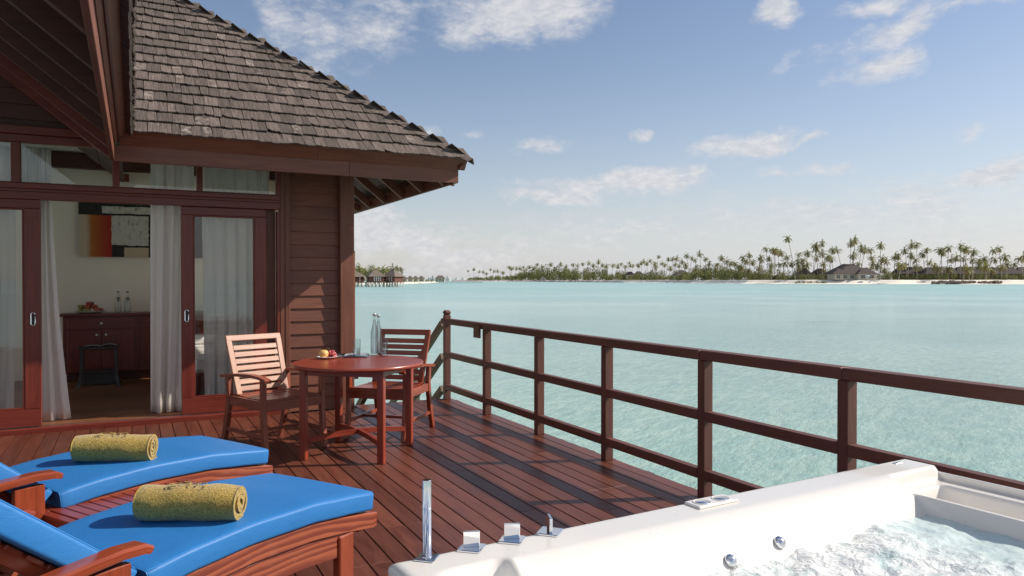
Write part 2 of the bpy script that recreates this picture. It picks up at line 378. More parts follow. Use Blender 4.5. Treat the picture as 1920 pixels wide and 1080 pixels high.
def terry():
    m, k, out = newmat('mustard terry towel')
    tc = k.n('ShaderNodeTexCoord').outputs['Object']
    f = k.noise(tc, 170, 4, 0.65); c2 = k.noise(tc, 28, 4, .6)
    col = k.mix(k.sstep(f, .36, .62), (.27, .175, .032), (.53, .375, .105))
    col = k.mix(k.math('MULTIPLY', k.sstep(c2, .4, .7), .3), col, (.36, .27, .07))
    princ(k, out, col, 0.95, Normal=bump(k, k.math('ADD', f, k.math('MULTIPLY', c2, .9)), 0.0045, 1.0), Sheen_Weight=0.5, Sheen_Roughness=0.4, Specular_IOR_Level=0.1); return m
TERRY = terry()
def acrylic():
    m, k, out = newmat('white acrylic')
    tc = k.n('ShaderNodeTexCoord').outputs['Object']
    v = k.n('ShaderNodeTexVoronoi', feature='F1'); v.inputs['Scale'].default_value = 42; k.l(tc, v.inputs['Vector']); v.inputs['Randomness'].default_value = 1.0
    wn = k.noise(tc, 14, 3, .6)
    drop = k.math('MULTIPLY', k.math('SUBTRACT', 1.0, k.sstep(v.outputs['Distance'], 0.05, 0.16)), k.sstep(wn, .52, .66))
    princ(k, out, (.73, .705, .66), 0.22, Coat_Weight=0.5, Coat_Roughness=0.06, Normal=bump(k, drop, 0.0028, 0.6)); return m
ACRYL = acrylic()
def bubbly():
    m, k, out = newmat('churning tub water')
    tc = k.n('ShaderNodeTexCoord').outputs['Object']
    a = k.noise(tc, 5.5, 7, .68, 0.8); b = k.noise(tc, 20, 4, .6, 1.2); c = k.noise(tc, 95, 4, .65)
    foam = k.sstep(k.math('ADD', k.math('MULTIPLY', a, .75), k.math('MULTIPLY', b, .45)), .42, .64)
    sx = k.n('ShaderNodeSeparateXYZ'); k.l(tc, sx.inputs[0])
    calm = k.sstep(k.math('ADD', sx.outputs[0], k.math('MULTIPLY', a, .5)), 1.85, 2.2)
    foam = k.math('MULTIPLY', foam, k.math('SUBTRACT', 1.0, k.math('MULTIPLY', calm, .75)))
    h = k.math('MULTIPLY', k.math('ADD', k.math('MULTIPLY', b, .015), k.math('MULTIPLY', c, .003)), k.math('SUBTRACT', 1.0, k.math('MULTIPLY', calm, .7)))
    nb = bump(k, h, 1.0, 1.0)
    deep = k.n('ShaderNodeBsdfPrincipled'); deep.inputs['Base Color'].default_value = (.50, .64, .64, 1); deep.inputs['Roughness'].default_value = 0.03
    deep.inputs['IOR'].default_value = 1.34; k.l(nb, deep.inputs['Normal'])
    fo = k.n('ShaderNodeBsdfPrincipled'); fo.inputs['Base Color'].default_value = (.80, .82, .81, 1); fo.inputs['Roughness'].default_value = 0.10
    fo.inputs['IOR'].default_value = 1.33; k.l(nb, fo.inputs['Normal'])
    mx = k.n('ShaderNodeMixShader'); k.l(foam, mx.inputs[0]); k.l(deep.outputs[0], mx.inputs[1]); k.l(fo.outputs[0], mx.inputs[2])
    k.l(mx.outputs[0], out.inputs[0]); return m
TUBW = bubbly()
def painting_mat():
    m, k, out = newmat('abstract canvas')
    uv = k.n('ShaderNodeUVMap').outputs[0]
    n1 = k.vmath('MULTIPLY', k.vmath('SUBTRACT', k.noise(uv, 9, 6, .7, out=1), (.5, .5, .5)), (.05, .05, 0))
    s = k.n('ShaderNodeSeparateXYZ'); k.l(k.vmath('ADD', uv, n1), s.inputs[0]); x, y = s.outputs[0], s.outputs[1]
    def rect(x0, x1, y0, y1):
        a = k.math('MULTIPLY', k.math('GREATER_THAN', x, x0), k.math('LESS_THAN', x, x1))
        b = k.math('MULTIPLY', k.math('GREATER_THAN', y, y0), k.math('LESS_THAN', y, y1))
        return k.math('MULTIPLY', a, b)
    dab = k.noise(k.vmath('MULTIPLY', uv, (30, 7, 1)), 1.0, 7, .75)
    scr = k.noise(uv, 22, 7, .75)
    col = k.mix(k.sstep(scr, .5, .8), (.02, .018, .016), (.10, .09, .08))
    pale = k.mix(k.sstep(dab, .52, .68), (.62, .57, .50), (.12, .11, .10))
    col = k.mix(rect(.22, .78, .80, .93), col, pale)
    col = k.mix(rect(-.1, .31, -.1, .76), col, k.mix(k.sstep(x, .06, .13), (.60, .47, .33), k.mix(k.sstep(x, .10, .30), (.48, .14, .02), (.42, .028, .012))))
    col = k.mix(rect(.31, .67, .22, .76), col, pale)
    col = k.mix(rect(.43, .67, -.1, .18), col, (.58, .44, .30))
    col = k.mix(rect(.88, 1.1, -.1, .74), col, pale)
    col = k.mix(rect(.74, .83, .55, 1.1), col, (.30, .012, .01))
    princ(k, out, col, 0.7); return m
PAINTING = painting_mat()
def magazine_mat(name, a, b, c):
    m, k, out = newmat(name)
    uv = k.n('ShaderNodeUVMap').outputs[0]
    s = k.n('ShaderNodeSeparateXYZ'); k.l(uv, s.inputs[0])
    col = k.mix(k.sstep(k.noise(k.vmath('MULTIPLY', uv, (3, 3, 1)), 3.0, 3, .6), .4, .6), a, b)
    col = k.mix(k.math('LESS_THAN', s.outputs[1], .45), c, col)
    princ(k, out, col, 0.2); return m
MAG = magazine_mat('glossy magazine print', (.02, .04, .05), (.06, .22, .42), (.62, .62, .60))
MAG2 = magazine_mat('open magazine print', (.25, .26, .26), (.62, .62, .60), (.05, .05, .05))
def fruit(name, a, b, rough=.3):
    m, k, out = newmat(name)
    tc = k.n('ShaderNodeTexCoord').outputs['Object']
    oi = k.n('ShaderNodeObjectInfo').outputs['Random']
    f = k.math('ADD', k.math('MULTIPLY', k.noise(tc, 30, 5, .6), .7), k.math('MULTIPLY', oi, .4))
    princ(k, out, k.mix(k.sstep(f, .3, .8), a, b), rough); return m
APPLE = fruit('yellow apple skin', (.62, .50, .13), (.72, .42, .14))
GRAPE = fruit('red grape skin', (.28, .02, .04), (.50, .10, .10), .2)
FRUITG = fruit('green fruit skin', (.18, .20, .04), (.33, .26, .06)); FRUITR = fruit('red fruit skin', (.30, .04, .02), (.42, .10, .04)); FRUITB = fruit('dark fruit skin', (.06, .02, .02), (.16, .05, .03))
STEM = simple('grape stem', (.22, .10, .04), .7)

# ------------------------------------------------------------------ mesh builder
class B:
    def __init__(s): s.v = []; s.f = []; s.uv = []; s.sm = []; s.rng = random.Random(len(bpy.data.meshes) * 7 + 3)
    def face(s, idx, uvs, smooth=False): s.f.append(tuple(idx)); s.uv.append(uvs); s.sm.append(smooth)
    def box(s, c, size, R=None, bev=0.0, axis=None, taper=None):
        """chamfered box; c centre, size full extents, R rotation matrix"""
        hx, hy, hz = [q / 2 for q in size]; c = V(c)
        ax = axis if axis is not None else max(range(3), key=lambda i: size[i])
        ou, ov = s.rng.uniform(0, 20), s.rng.uniform(0, 20)
        oth = [i for i in range(3) if i != ax]
        def uvof(p, n):
            k = oth[0] if n == oth[1] else oth[1]
            if n == ax: return (ou + p[oth[0]], ov + p[oth[1]])
            return (ou + p[ax], ov + p[k] + n * .37)
        def add(p):
            q = V(p)
            if R is not None: q = R @ q
            s.v.append(tuple(q + c)); return len(s.v) - 1
        b = min(bev, hx * .9, hy * .9, hz * .9)
        if b <= 0:
            P = [(x, y, z) for x in (-hx, hx) for y in (-hy, hy) for z in (-hz, hz)]
            I = [add(p) for p in P]
            for q, n in (((0, 1, 3, 2), 0), ((4, 6, 7, 5), 0), ((0, 4, 5, 1), 1), ((2, 3, 7, 6), 1), ((0, 2, 6, 4), 2), ((1, 5, 7, 3), 2)):
                s.face([I[i] for i in q], [uvof(P[i], n) for i in q])
            return s
        idx = {}; pos = {}
        H = (hx, hy, hz)
        for sx in (-1, 1):
            for sy in (-1, 1):
                for sz in (-1, 1):
                    sg = (sx, sy, sz)
                    for n in range(3):
                        p = [sg[i] * (H[i] - (0 if i == n else b)) for i in range(3)]
                        pos[(sg, n)] = p; idx[(sg, n)] = add(p)
        def fc(keys, n):
            pts = [V(pos[k]) for k in keys]
            nn = (pts[1] - pts[0]).cross(pts[2] - pts[0]); mid = sum(pts, V()) / len(pts)
            if nn.dot(mid) < 0: keys = keys[::-1]
            s.face([idx[k] for k in keys], [uvof(pos[k], n) for k in keys])
        for n in range(3):
            a, d = [i for i in range(3) if i != n]
            for sn in (-1, 1):
                ks = []
                for (p, q) in ((-1, -1), (1, -1), (1, 1), (-1, 1)):
                    sg = [0, 0, 0]; sg[n] = sn; sg[a] = p; sg[d] = q; ks.append((tuple(sg), n))
                fc(ks, n)
            for p in (-1, 1):
                for q in (-1, 1):
                    s1 = [0, 0, 0]; s1[n] = -1; s1[a] = p; s1[d] = q; s2 = list(s1); s2[n] = 1
                    s1, s2 = tuple(s1), tuple(s2)
                    fc([(s1, a), (s2, a), (s2, d), (s1, d)], a)
        for sg in [(x, y, z) for x in (-1, 1) for y in (-1, 1) for z in (-1, 1)]:
            fc([(sg, 0), (sg, 1), (sg, 2)], 0)
        return s
    def bar(s, p0, p1, w, h, up=(0, 0, 1), bev=0.003):
        p0, p1 = V(p0), V(p1); x = (p1 - p0); L = x.length; x.normalize()
        u = V(up); y = u.cross(x)
        if y.length < 1e-4: y = V((1, 0, 0)).cross(x)
        y.normalize(); z = x.cross(y)
        R = M((x, y, z)).transposed()
        return s.box((p0 + p1) / 2, (L, w, h), R, bev, 0)
    def sweep(s, pts, prof, side=None, closed_prof=True, smooth=False, caps=True, scale=None):
        """sweep profile [(y,z)...] along pts; side = constant side vector"""
        pts = [V(p) for p in pts]; n = len(prof); rings = []; acc = 0; ou, ov = s.rng.uniform(0, 20), s.rng.uniform(0, 20)
        vl = [0]
        for i in range(n): vl.append(vl[-1] + (V(prof[(i + 1) % n]) - V(prof[i])).length)
        us = []
        for i, p in enumerate(pts):
            t = (pts[min(i + 1, len(pts) - 1)] - pts[max(i - 1, 0)]).normalized()
            sd = V(side) if side is not None else (V((0, 0, 1)).cross(t) if abs(t.z) < .99 else V((1, 0, 0)))
            sd = (sd - t * sd.dot(t)).normalized(); up = t.cross(sd)
            if i: acc += (p - pts[i - 1]).length
            us.append(acc); k = scale[i] if scale else 1
            r = []
            for (a, b) in prof:
                s.v.append(tuple(p + sd * a * k + up * b * k)); r.append(len(s.v) - 1)
            rings.append(r)
        m = n if closed_prof else n - 1
        for i in range(len(rings) - 1):
            for j in range(m):
                j2 = (j + 1) % n
                s.face([rings[i][j], rings[i + 1][j], rings[i + 1][j2], rings[i][j2]],
                       [(ou + us[i], ov + vl[j]), (ou + us[i + 1], ov + vl[j]), (ou + us[i + 1], ov + vl[j + 1]), (ou + us[i], ov + vl[j + 1])], smooth)
        if caps and closed_prof:
            s.face(rings[0], [(ou + a, ov + b) for a, b in prof]); s.face(rings[-1][::-1], [(ou + a, ov + b) for a, b in prof[::-1]])
        return s
    def tube(s, pts, r, n=8, scale=None, smooth=True):
        return s.sweep(pts, [(r * cos(2 * pi * i / n), r * sin(2 * pi * i / n)) for i in range(n)], smooth=smooth, scale=scale)
    def lathe(s, prof, c=(0, 0, 0), n=24, smooth=True):
        c = V(c); rings = []
        for (r, z) in prof:
            row = []
            for i in range(n):
                a = 2 * pi * i / n; s.v.append(tuple(c + V((r * cos(a), r * sin(a), z)))); row.append(len(s.v) - 1)
            rings.append(row)
        for i in range(len(rings) - 1):
            for j in range(n):
                j2 = (j + 1) % n
                s.face([rings[i][j], rings[i][j2], rings[i + 1][j2], rings[i + 1][j]],
                       [(j / n, i * .1), ((j + 1) / n, i * .1), ((j + 1) / n, i * .1 + .1), (j / n, i * .1 + .1)], smooth)
        s.face(rings[0][::-1], [(0, 0)] * n); s.face(rings[-1], [(0, 0)] * n)
        return s
    def prism(s, poly, z0, z1, T=None):
        """extruded polygon in xy (ccw) from z0 to z1, T a 4x4 matrix"""
        n = len(poly); T = T or M.Identity(4); i0 = len(s.v)
        for z in (z0, z1):
            for (x, y) in poly: s.v.append(tuple(T @ V((x, y, z))))
        ou, ov = s.rng.uniform(0, 20), s.rng.uniform(0, 20)
        uv = [(ou + x, ov + y) for x, y in poly]
        s.face([i0 + n + i for i in range(n)], uv); s.face([i0 + i for i in range(n)][::-1], uv[::-1])
        for i in range(n):
            j = (i + 1) % n
            s.face([i0 + i, i0 + j, i0 + n + j, i0 + n + i], [uv[i], uv[j], (uv[j][0], uv[j][1] + .03), (uv[i][0], uv[i][1] + .03)])
        return s
    def quad(s, ps, uvs=None, smooth=False):
        i0 = len(s.v); s.v += [tuple(p) for p in ps]
        s.face(list(range(i0, i0 + len(ps))), uvs or [(p[0], p[1]) for p in ps], smooth); return s
    def mesh(s, name, mat):
        me = bpy.data.meshes.new(name); me.from_pydata(s.v, [], s.f); me.materials.append(mat)
        ul = me.uv_layers.new(name='UVMap'); flat = []
        for u in s.uv:
            for a in u: flat += [a[0], a[1]]
        ul.data.foreach_set('uv', flat); me.polygons.foreach_set('use_smooth', s.sm); me.update()
        return me
    def obj(s, name, mat, parent=None, kind=None, label=None):
        return link(name, s.mesh(name, mat), parent, kind, label)

def link(name, me, parent=None, kind=None, label=None, loc=None, mw=None):
    o = bpy.data.objects.new(name, me); COL.objects.link(o)
    if parent is not None: o.parent = parent
    if loc is not None: o.location = loc
    if mw is not None: o.matrix_local = mw
    if kind: o['kind'] = kind
    if label: o['label'] = label
    return o
def thing(name, label, cat, loc=(0, 0, 0), rz=0.0, group=None, rot=None):
    o = bpy.data.objects.new(name, None); COL.objects.link(o); o.location = loc
    o.rotation_euler = rot or (0, 0, rz); o.empty_display_size = .1
    o['label'] = label; o['category'] = cat
    if group: o['group'] = group
    return o
def tag(o, label, cat, group=None):
    o['label'] = label; o['category'] = cat
    if group: o['group'] = group
    return o
def copy_tree(o, parent=None):
    c = o.copy(); COL.objects.link(c); c.parent = parent
    for ch in list(o.children): copy_tree(ch, c)
    return c
def W(b_off):
    """builder whose coordinates are the world's, for a thing at b_off (unrotated)"""
    b = B(); b.off = V(b_off); return b
def at(px, D):
    lat = (px - 960) / FOC * D
    return (sin(YAW) * D + cos(YAW) * lat, cos(YAW) * D - sin(YAW) * lat)
RNG = random.Random(11)
Z0 = -1.1      # water level below the deck

# ------------------------------------------------------------------ sea
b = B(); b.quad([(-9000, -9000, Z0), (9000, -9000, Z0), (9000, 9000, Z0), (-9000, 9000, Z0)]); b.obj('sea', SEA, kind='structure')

# ------------------------------------------------------------------ deck
S = .80
FY = 8.17                                     # facade plane
deck = B(); 
for yy in [x * .62 - .9 for x in range(16)]: deck.box((-.03, yy, -.10), (6.86, .06, .14))
deck.box((3.36, 3.6, -.10), (.05, 9.4, .14)); deck.box((-3.48, 3.6, -.10), (.05, 9.4, .14))
deck.box((-.08, 3.58, -.036), (6.8, 9.1, .008))  # dark sheet added beneath the boards so gaps stay dark over bright water
deck = deck.obj('deck', UNDERW, kind='structure')
PITCHB = .118; lens = [1.1, 1.7, 2.3, 3.0]
dmesh = {L: [B().box((0, 0, -.014), (.1128, L - .0018, .028), None, .003, 1).mesh('deck_board', DECK) for _ in range(3)] for L in lens}
def deck_boards():
    x = 3.342; i = 0
    while x > -3.5:
        yend = 8.30 if x > 2.26 else 8.105
        y = yend
        k = i % 4; first = True
        seq = [lens[(i * 7 + 1) % 4]]
        while y > -1.0:
            L = lens[RNG.randrange(4)]
            me = dmesh[L][RNG.randrange(3)]
            o = link('deck_board', me, deck, loc=(x, y - L / 2, RNG.uniform(-.0012, .0006)))
            y -= L
        x -= PITCHB; i += 1
deck_boards()
sk = [B().box((0, 0, 0), (.018, .088, h), None, .002).mesh('skirting_board', RAILW) for h in (.24, .25, .245)]
yy = -.9
while yy < 8.3:
    link('skirting_board', RNG.choice(sk), deck, loc=(3.412 + RNG.uniform(0, .006), yy, -.135 + RNG.uniform(-.006, .006))); yy += .097
xx = 2.3
while xx < 3.4:
    link('skirting_board', RNG.choice(sk), deck, mw=M.Translation((xx, 8.315, -.14)) @ M.Rotation(pi / 2, 4, 'Z')); xx += .097
piles = [(3.1, 8.0), (3.1, 5.2), (3.1, 2.4), (3.1, -.4), (.4, 8.0), (-2.2, 8.0), (.4, 2), (-2.2, 2)]
for (x, y) in piles: B().tube([(x, y, -3.0), (x, y, -.18)], .11, 12).obj('pile', CONCRETE, deck)

# ------------------------------------------------------------------ railing
RX = 3.327
rail = thing('deck_railing', 'dark brown timber railing with three rails along the seaward edge of the deck', 'railing', (RX, 3.0, 0))
def rb(c, size, bev=.004, **kw): return B().box(V(c) - V((RX, 3.0, 0)), size, None, bev, **kw)
posts = [8.223, 7.10, 5.965, 4.865, 3.738, 2.655, 1.53, .43, -.65]
for i, y in enumerate(posts):
    rb((RX, y, .449 if i else .50), (.075, .066, .898 if i else 1.0), bev=.004, axis=2).obj('post', RAILW, rail)
rb((RX, 8.223, 1.0355), (.088, .080, .055), .020).obj('post_cap', RAILW, rail)
rb((RX, 8.223, 1.004), (.068, .060, .012), .002).obj('cap_neck', RAILW, rail)
# handrail in three lengths, butted over posts
seg = [(8.31, 7.13), (7.126, 5.98), (5.976, 3.75), (3.746, 2.66), (2.656, -.7)]
for j, (a, c) in enumerate(seg):
    rb((RX + (.003 if j % 2 else 0), (a + c) / 2, .932), (.092, a - c, .064), .005, axis=1).obj('handrail', RAILW, rail)
for i in range(len(posts) - 1):
    a, c = posts[i] - .032, posts[i + 1] + .032
    for z in (.537, .153):
        rb((RX - .0095, (a + c) / 2, z), (.060, a - c - .004, .064), .004, axis=1).obj('mid_rail' if z > .3 else 'lower_rail', RAILW, rail)
rb((RX - .051, 7.24, .868), (.022, .15, .13), .003).obj('splice_block', RAILW, rail)
for (x, y, z) in ((RX - .037, 8.223, .14), (RX - .037, 8.223, .54)):
    B().tube([V((x, y, z)) - V((RX, 3, 0)), V((x - .006, y, z)) - V((RX, 3, 0))], .009, 8).obj('bolt', DARKSTEEL, rail)

st = thing('sea_stairs', 'weathered timber stairs with sloping handrails going down to the lagoon', 'stairs', (3.0, 8.35, 0))
def dn(y, z): return y, z - (y) * .64
for x, nm in ((.33, 'r'), (-.62, 'l')):
    for z, n2 in ((.90, 'handrail'), (.50, 'mid_rail'), (.11, 'lower_rail')):
        if nm == 'l' and z > .3: continue
        B().bar((x, .02, z), (x, 2.3, z - 2.28 * .64), .055, .085, bev=.004).obj(n2, GREYW, st)
    B().bar((x, .02, -.14), (x, 2.3, -.14 - 2.28 * .64), .045, .20, bev=.003).obj('stringer', GREYW, st)
for i in range(8):
    y = .2 + i * .26; B().box((-.145, y, -.18 - (y) * .64 + .05), (.90, .22, .03), None, .003).obj('step', GREYW, st)
for y in (.95, 1.9): B().box((.33, y, .45 - y * .64 - .25), (.07, .07, 1.2), None, .003).obj('post', GREYW, st)

# ------------------------------------------------------------------ villa
VO = V((.6, FY, 0))
villa = thing('overwater_villa', 'dark red timber villa with grey shingled hip roof, sliding glass doors open to the deck', 'villa', VO)
def vb(c, size, bev=.003, axis=None): return B().box(V(c) - VO, size, None, bev, axis)
def vbar(p0, p1, w, h, up=(0, 0, 1), bev=.003): return B().bar(V(p0) - VO, V(p1) - VO, w, h, up, bev)
# siding right of the doors: every board its own piece, upper edge tucked under the next
smesh = []
for _ in range(3):
    bb = B(); bb.box((0, 0, 0), (.530, .018, .142), M.Rotation(rad(-6.5), 3, 'X'), .002, 0); smesh.append(bb.mesh('siding_board', BROWNW))
z = .075
while z < 2.72:
    link('siding_board', RNG.choice(smesh), villa, loc=V((1.757, FY + .010, z)) - VO); z += .1385
vb((1.757, FY + .06, 1.35), (.54, .06, 2.7)).obj('wall_backing', UNDERW, villa)
vb((2.10, FY - .005, 1.36), (.156, .13, 2.72), .006, 2).obj('corner_post', BROWNW, villa)
vb((2.197, FY + .09, 1.06), (.036, .11, 1.38), .003, 2).obj('end_panel', BROWNW, villa)
vb((2.21, FY + .10, .32), (.10, .05, .03), .003).obj('bracket', DARKSTEEL, villa)
vb((1.466, FY - .012, 1.36), (.052, .06, 2.72), .004, 2).obj('trim_board', BROWNW, villa)
vb((1.414, FY - .002, 1.36), (.050, .07, 2.72), .004, 2).obj('trim_board', BROWNW, villa)
vb((1.373, FY + .01, 1.15), (.030, .09, 2.0), .004, 2).obj('door_jamb', REDW, villa)
vb((1.305, FY + .07, 1.12), (.10, .03, 2.1), .002, 2).obj('recess_panel', BROWNW, villa)
# sill, lintel, transom
vb((-.6, FY - .02, .020), (4.0, .10, .062), .008, 0).obj('door_sill', REDW, villa)
vb((-.6, FY + .02, .0535), (4.0, .012, .004), 0).obj('door_track', STEEL, villa)
vb((-.62, FY - .005, 2.203), (4.02, .085, .07), .004, 0).obj('lintel', REDW, villa)
vb((-.62, FY + .0, 2.252), (4.02, .07, .028), .003, 0).obj('lintel_bead', REDW, villa)
vb((-.62, FY - .010, 2.290), (4.02, .10, .048), .004, 0).obj('transom_sill', REDW, villa)
vb((-.62, FY - .004, 2.725), (4.02, .09, .07), .004, 0).obj('transom_head', REDW, villa)
for x, w in ((-2.2, .08), (-.958, .075), (-.145, .062), (.603, .056), (1.372, .04)):
    vb((x, FY - .003, 2.502), (w, .08, .375), .004, 2).obj('transom_post', REDW, villa)
for x0, x1 in ((-2.16, -.996), (-.920, -.176), (-.114, .575), (.631, 1.352)):
    wf = vb(((x0 + x1) / 2, FY + .004, 2.322), (x1 - x0 - .002, .03, .014), .003).obj('transom_window', REDW, villa)
    vb(((x0 + x1) / 2, FY + .01, 2.508), (x1 - x0 - .002, .006, .355), 0).obj('glass_pane', PANE, wf)
# upper wall above the transom (under the wing roof): boards
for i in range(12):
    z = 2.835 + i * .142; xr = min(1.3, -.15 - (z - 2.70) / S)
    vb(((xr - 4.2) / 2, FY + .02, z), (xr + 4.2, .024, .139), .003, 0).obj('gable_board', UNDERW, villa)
vb((-.62, FY - .02, 2.80), (4.02, .11, .075), .004, 0).obj('wall_plate', REDW, villa)

def sliding_door(x0, x1, y, stile_l, stile_r, hx, lab):
    zt, zb = 2.165, .062
    d = vb(((x0 + x1) / 2, y, zb + .082), (x1 - x0 - 2 * .002, .045, .165), .004, 0).obj('sliding_door', REDW, villa, label=lab)
    vb(((x0 + x1) / 2, y, zt - .04), (x1 - x0 - .004, .045, .082), .004, 0).obj('top_rail', REDW, d)
    vb((x0 + stile_l / 2, y - .001, (zt + zb) / 2 + .0415), (stile_l, .046, zt - zb - .165 - .083 + .001 + .0), .004, 2).obj('stile', REDW, d)
    vb((x1 - stile_r / 2, y - .001, (zt + zb) / 2 + .0415), (stile_r, .046, zt - zb - .165 - .083 + .001), .004, 2).obj('stile', REDW, d)
    gx0, gx1 = x0 + stile_l, x1 - stile_r
    vb(((gx0 + gx1) / 2, y + .004, (zt - .082 + zb + .165) / 2), (gx1 - gx0, .006, zt - .082 - zb - .165), 0).obj('glass_pane', PANE, d)
    gb = B()
    for xx, ww in ((gx0 + .008, .016), (gx1 - .008, .016)): gb.box(V((xx, y - .012, (zt - .082 + zb + .165) / 2)) - VO, (ww, .016, zt - .082 - zb - .165), None, .004)
    for zz in (zb + .165 + .008, zt - .082 - .008): gb.box(V(((gx0 + gx1) / 2, y - .012, zz)) - VO, (gx1 - gx0 - .034, .016, .016), None, .004)
    gb.obj('glazing_bead', REDW, d)
    # recessed oval pull: ring and dark cup
    prof = []
    cx, cz = hx, 1.06
    ring = []
    for i in range(24):
        a = 2 * pi * i / 24; ring.append(V((cx + .017 * cos(a), y - .027, cz + (.042 if sin(a) >= 0 else -.042) + .017 * sin(a))) - VO)
    ring.append(ring[0])
    hb = B(); hb.tube(ring, .0055, 6)
    hb.obj('pull_handle', CHROME, d)
    B().box(V((cx, y - .0235, cz)) - VO, (.028, .003, .098), None, .001).obj('pull_recess', DARKSTEEL, d)
    return d
sliding_door(.428, 1.255, FY + .02, .112, .119, .478, 'right sliding door leaf standing open, curtain behind its glass')
sliding_door(-2.60, -1.68, FY + .02, .12, .12, -2.5, 'far left door leaf behind the left sliding leaf')
sliding_door(-1.72, -.766, FY - .012, .13, .132, -.83, 'left sliding door leaf in front of the curtain')

# room: floor, walls, ceiling
RX0, RX1, RYB = -3.2, 2.14, 12.02
fl = B().box((-.53, 10.1, .02), (5.3, 3.85, .02)).obj('interior_floor', FLOORW, kind='structure')
yy = 8.25
fm = B().box((0, 0, 0), (5.3, .117, .02), None, .002, 0).mesh('floor_board', FLOORW)
while yy < 12.0: link('floor_board', fm, fl, loc=(-.53, yy + .06, .042)); yy += .12
def wallbox(nm, c, s, mat=PLASTER): return B().box(c, s).obj(nm, mat, kind='structure')
wallbox('interior_back_wall', (-.53, RYB + .05, 1.52), (5.4, .1, 2.94))
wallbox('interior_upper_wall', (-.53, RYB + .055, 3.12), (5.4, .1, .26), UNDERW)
# left wall opening added, right window widened, both unseen, to brighten the room
wallbox('interior_left_wall_end', (RX0 - .05, 11.95, 1.5), (.1, .2, 3)); wallbox('interior_left_wall_top', (RX0 - .05, 10.1, 2.95), (.1, 3.6, .2))
wallbox('interior_right_wall_foot', (RX1, 10.2, .16), (.1, 3.7, .28)); wallbox('interior_right_wall_top', (RX1, 10.2, 2.92), (.1, 3.7, .26)); wallbox('interior_right_wall_end', (RX1, 8.62, 1.545), (.1, .55, 2.49)); wallbox('interior_right_wall_far', (RX1, 11.8, 1.545), (.1, .5, 2.49))
B().box((-.53, 10.15, 3.22), (5.2, 3.8, .05)).obj('interior_ceiling', PINK, kind='structure')
lv = thing('side_window', 'wide timber-framed side window of the room, hidden by the curtain, enlarged to brighten the room', 'window', (RX1, 10.25, .3))
for z_ in (.02, .62, 1.23, 1.83): B().box((0, 0, z_), (.07, 2.2, .05), None, .002).obj('frame_bar', REDW, lv)
for y_ in (-1.08, -.36, .36, 1.08): B().box((0, y_, .92), (.074, .05, 1.80), None, .002).obj('mullion', REDW, lv)
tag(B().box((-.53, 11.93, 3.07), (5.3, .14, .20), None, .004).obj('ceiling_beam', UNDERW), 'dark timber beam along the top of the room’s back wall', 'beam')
tag(B().box((-.13, 11.96, 2.88), (.165, .12, .10), None, .004).obj('timber_wall_box', REDW), 'small dark red timber box fixed high on the cream wall above the painting', 'wall box')  # plain timber box, carries no lamp

# ------------------------------------------------------------------ villa roof
EZ = 2.685; EY = 7.195; EX = 3.185; SL = sqrt(1 + S * S)
roof = B()
T = 3.15
A0 = V((-2.9, EY, EZ)); A1 = V((EX, EY, EZ)); AP = V((EX - T, EY + T, EZ + S * T)); AL = V((-2.9, EY + T, EZ + S * T))
BK = V((EX, EY + 2 * T, EZ)); BL = V((-2.9, EY + 2 * T, EZ))
dz = V((0, 0, -.035))
for tri in ([V((.02, EY + .12, EZ + .096)), A1 + V((-.12, .12, .096)), AP, V((.02, EY + T, EZ + S * T))], [A1 + V((-.12, .12, .096)), BK + V((-.12, -.12, .096)), AP], [BK + V((-.12, -.12, .096)), BL + V((0, -.12, .096)), AL, AP]):
    roof.quad([p + dz - VO for p in tri], [(p.x, p.z * 1.3) for p in tri])
roof = roof.obj('roof', UNDERW, villa)
# shingles on the front slope, each its own piece
def shingle_mesh(w, L=.262, th=.013, rag=0):
    n = 3; bb = B(); r = RNG
    lo = [(-w / 2 + w * i / n, r.uniform(-.006, .008)) for i in range(n + 1)]
    if rag: lo[0] = (lo[0][0], .05); lo[1] = (lo[1][0], .015)
    poly = lo + [(w / 2, L), (-w / 2, L)]
    i0 = 0
    tw = r.uniform(-.004, .004)
    for zt in (0, 1):
        for (x, y) in poly:
            t = th * (1 - y / L * .75)
            bb.v.append((x, y, (t if zt else 0) + .017 * (1 - y / L) + tw * x / w * 2 * (1 - y / L)))
    m = len(poly)
    uv = [(y, x) for x, y in poly]
    bb.face([m + i for i in range(m)], uv); bb.face(list(range(m))[::-1], uv[::-1])
    for i in range(m):
        j = (i + 1) % m; bb.face([i, j, m + j, m + i], [uv[i], uv[j], (uv[j][0] + .01, uv[j][1]), (uv[i][0] + .01, uv[i][1])])
    return bb.mesh('shingle', SHINGLE)
SWS = [.070, .082, .092, .102, .114, .128]
SM = {w: [shingle_mesh(w - .004) for _ in range(3)] + [shingle_mesh(w - .004, rag=1)] for w in SWS}
EXPO = .208
def slope_matrix(o, ux, up, s):
    return M(((ux.x, up.x, 0, 0), (ux.y, up.y, 0, 0), (ux.z, up.z, 0, 0), (0, 0, 0, 1)))
def course(o, ux, up, row, x0, x1, emit):
    nrm = ux.cross(up)
    R4 = M.Identity(4)
    for i in range(3): R4[i][0] = ux[i]; R4[i][1] = up[i]; R4[i][2] = nrm[i]
    x = x0
    while x < x1 - .02:
        w = RNG.choice(SWS)
        if x + w > x1: w = min(SWS, key=lambda q: abs(q - (x1 - x)))
        k = RNG.randrange(12); k = 3 if k == 0 else k % 3
        y = row * EXPO + RNG.uniform(-.010, .010)
        p = o + ux * (x + w / 2) + up * y + nrm * RNG.uniform(0, .003)
        m = M.Translation(p) @ R4 @ M.Rotation(RNG.uniform(-.022, .022), 4, 'Z') @ M.Rotation(RNG.uniform(-.006, .02), 4, 'X')
        emit(SM[w][k], m); x += w
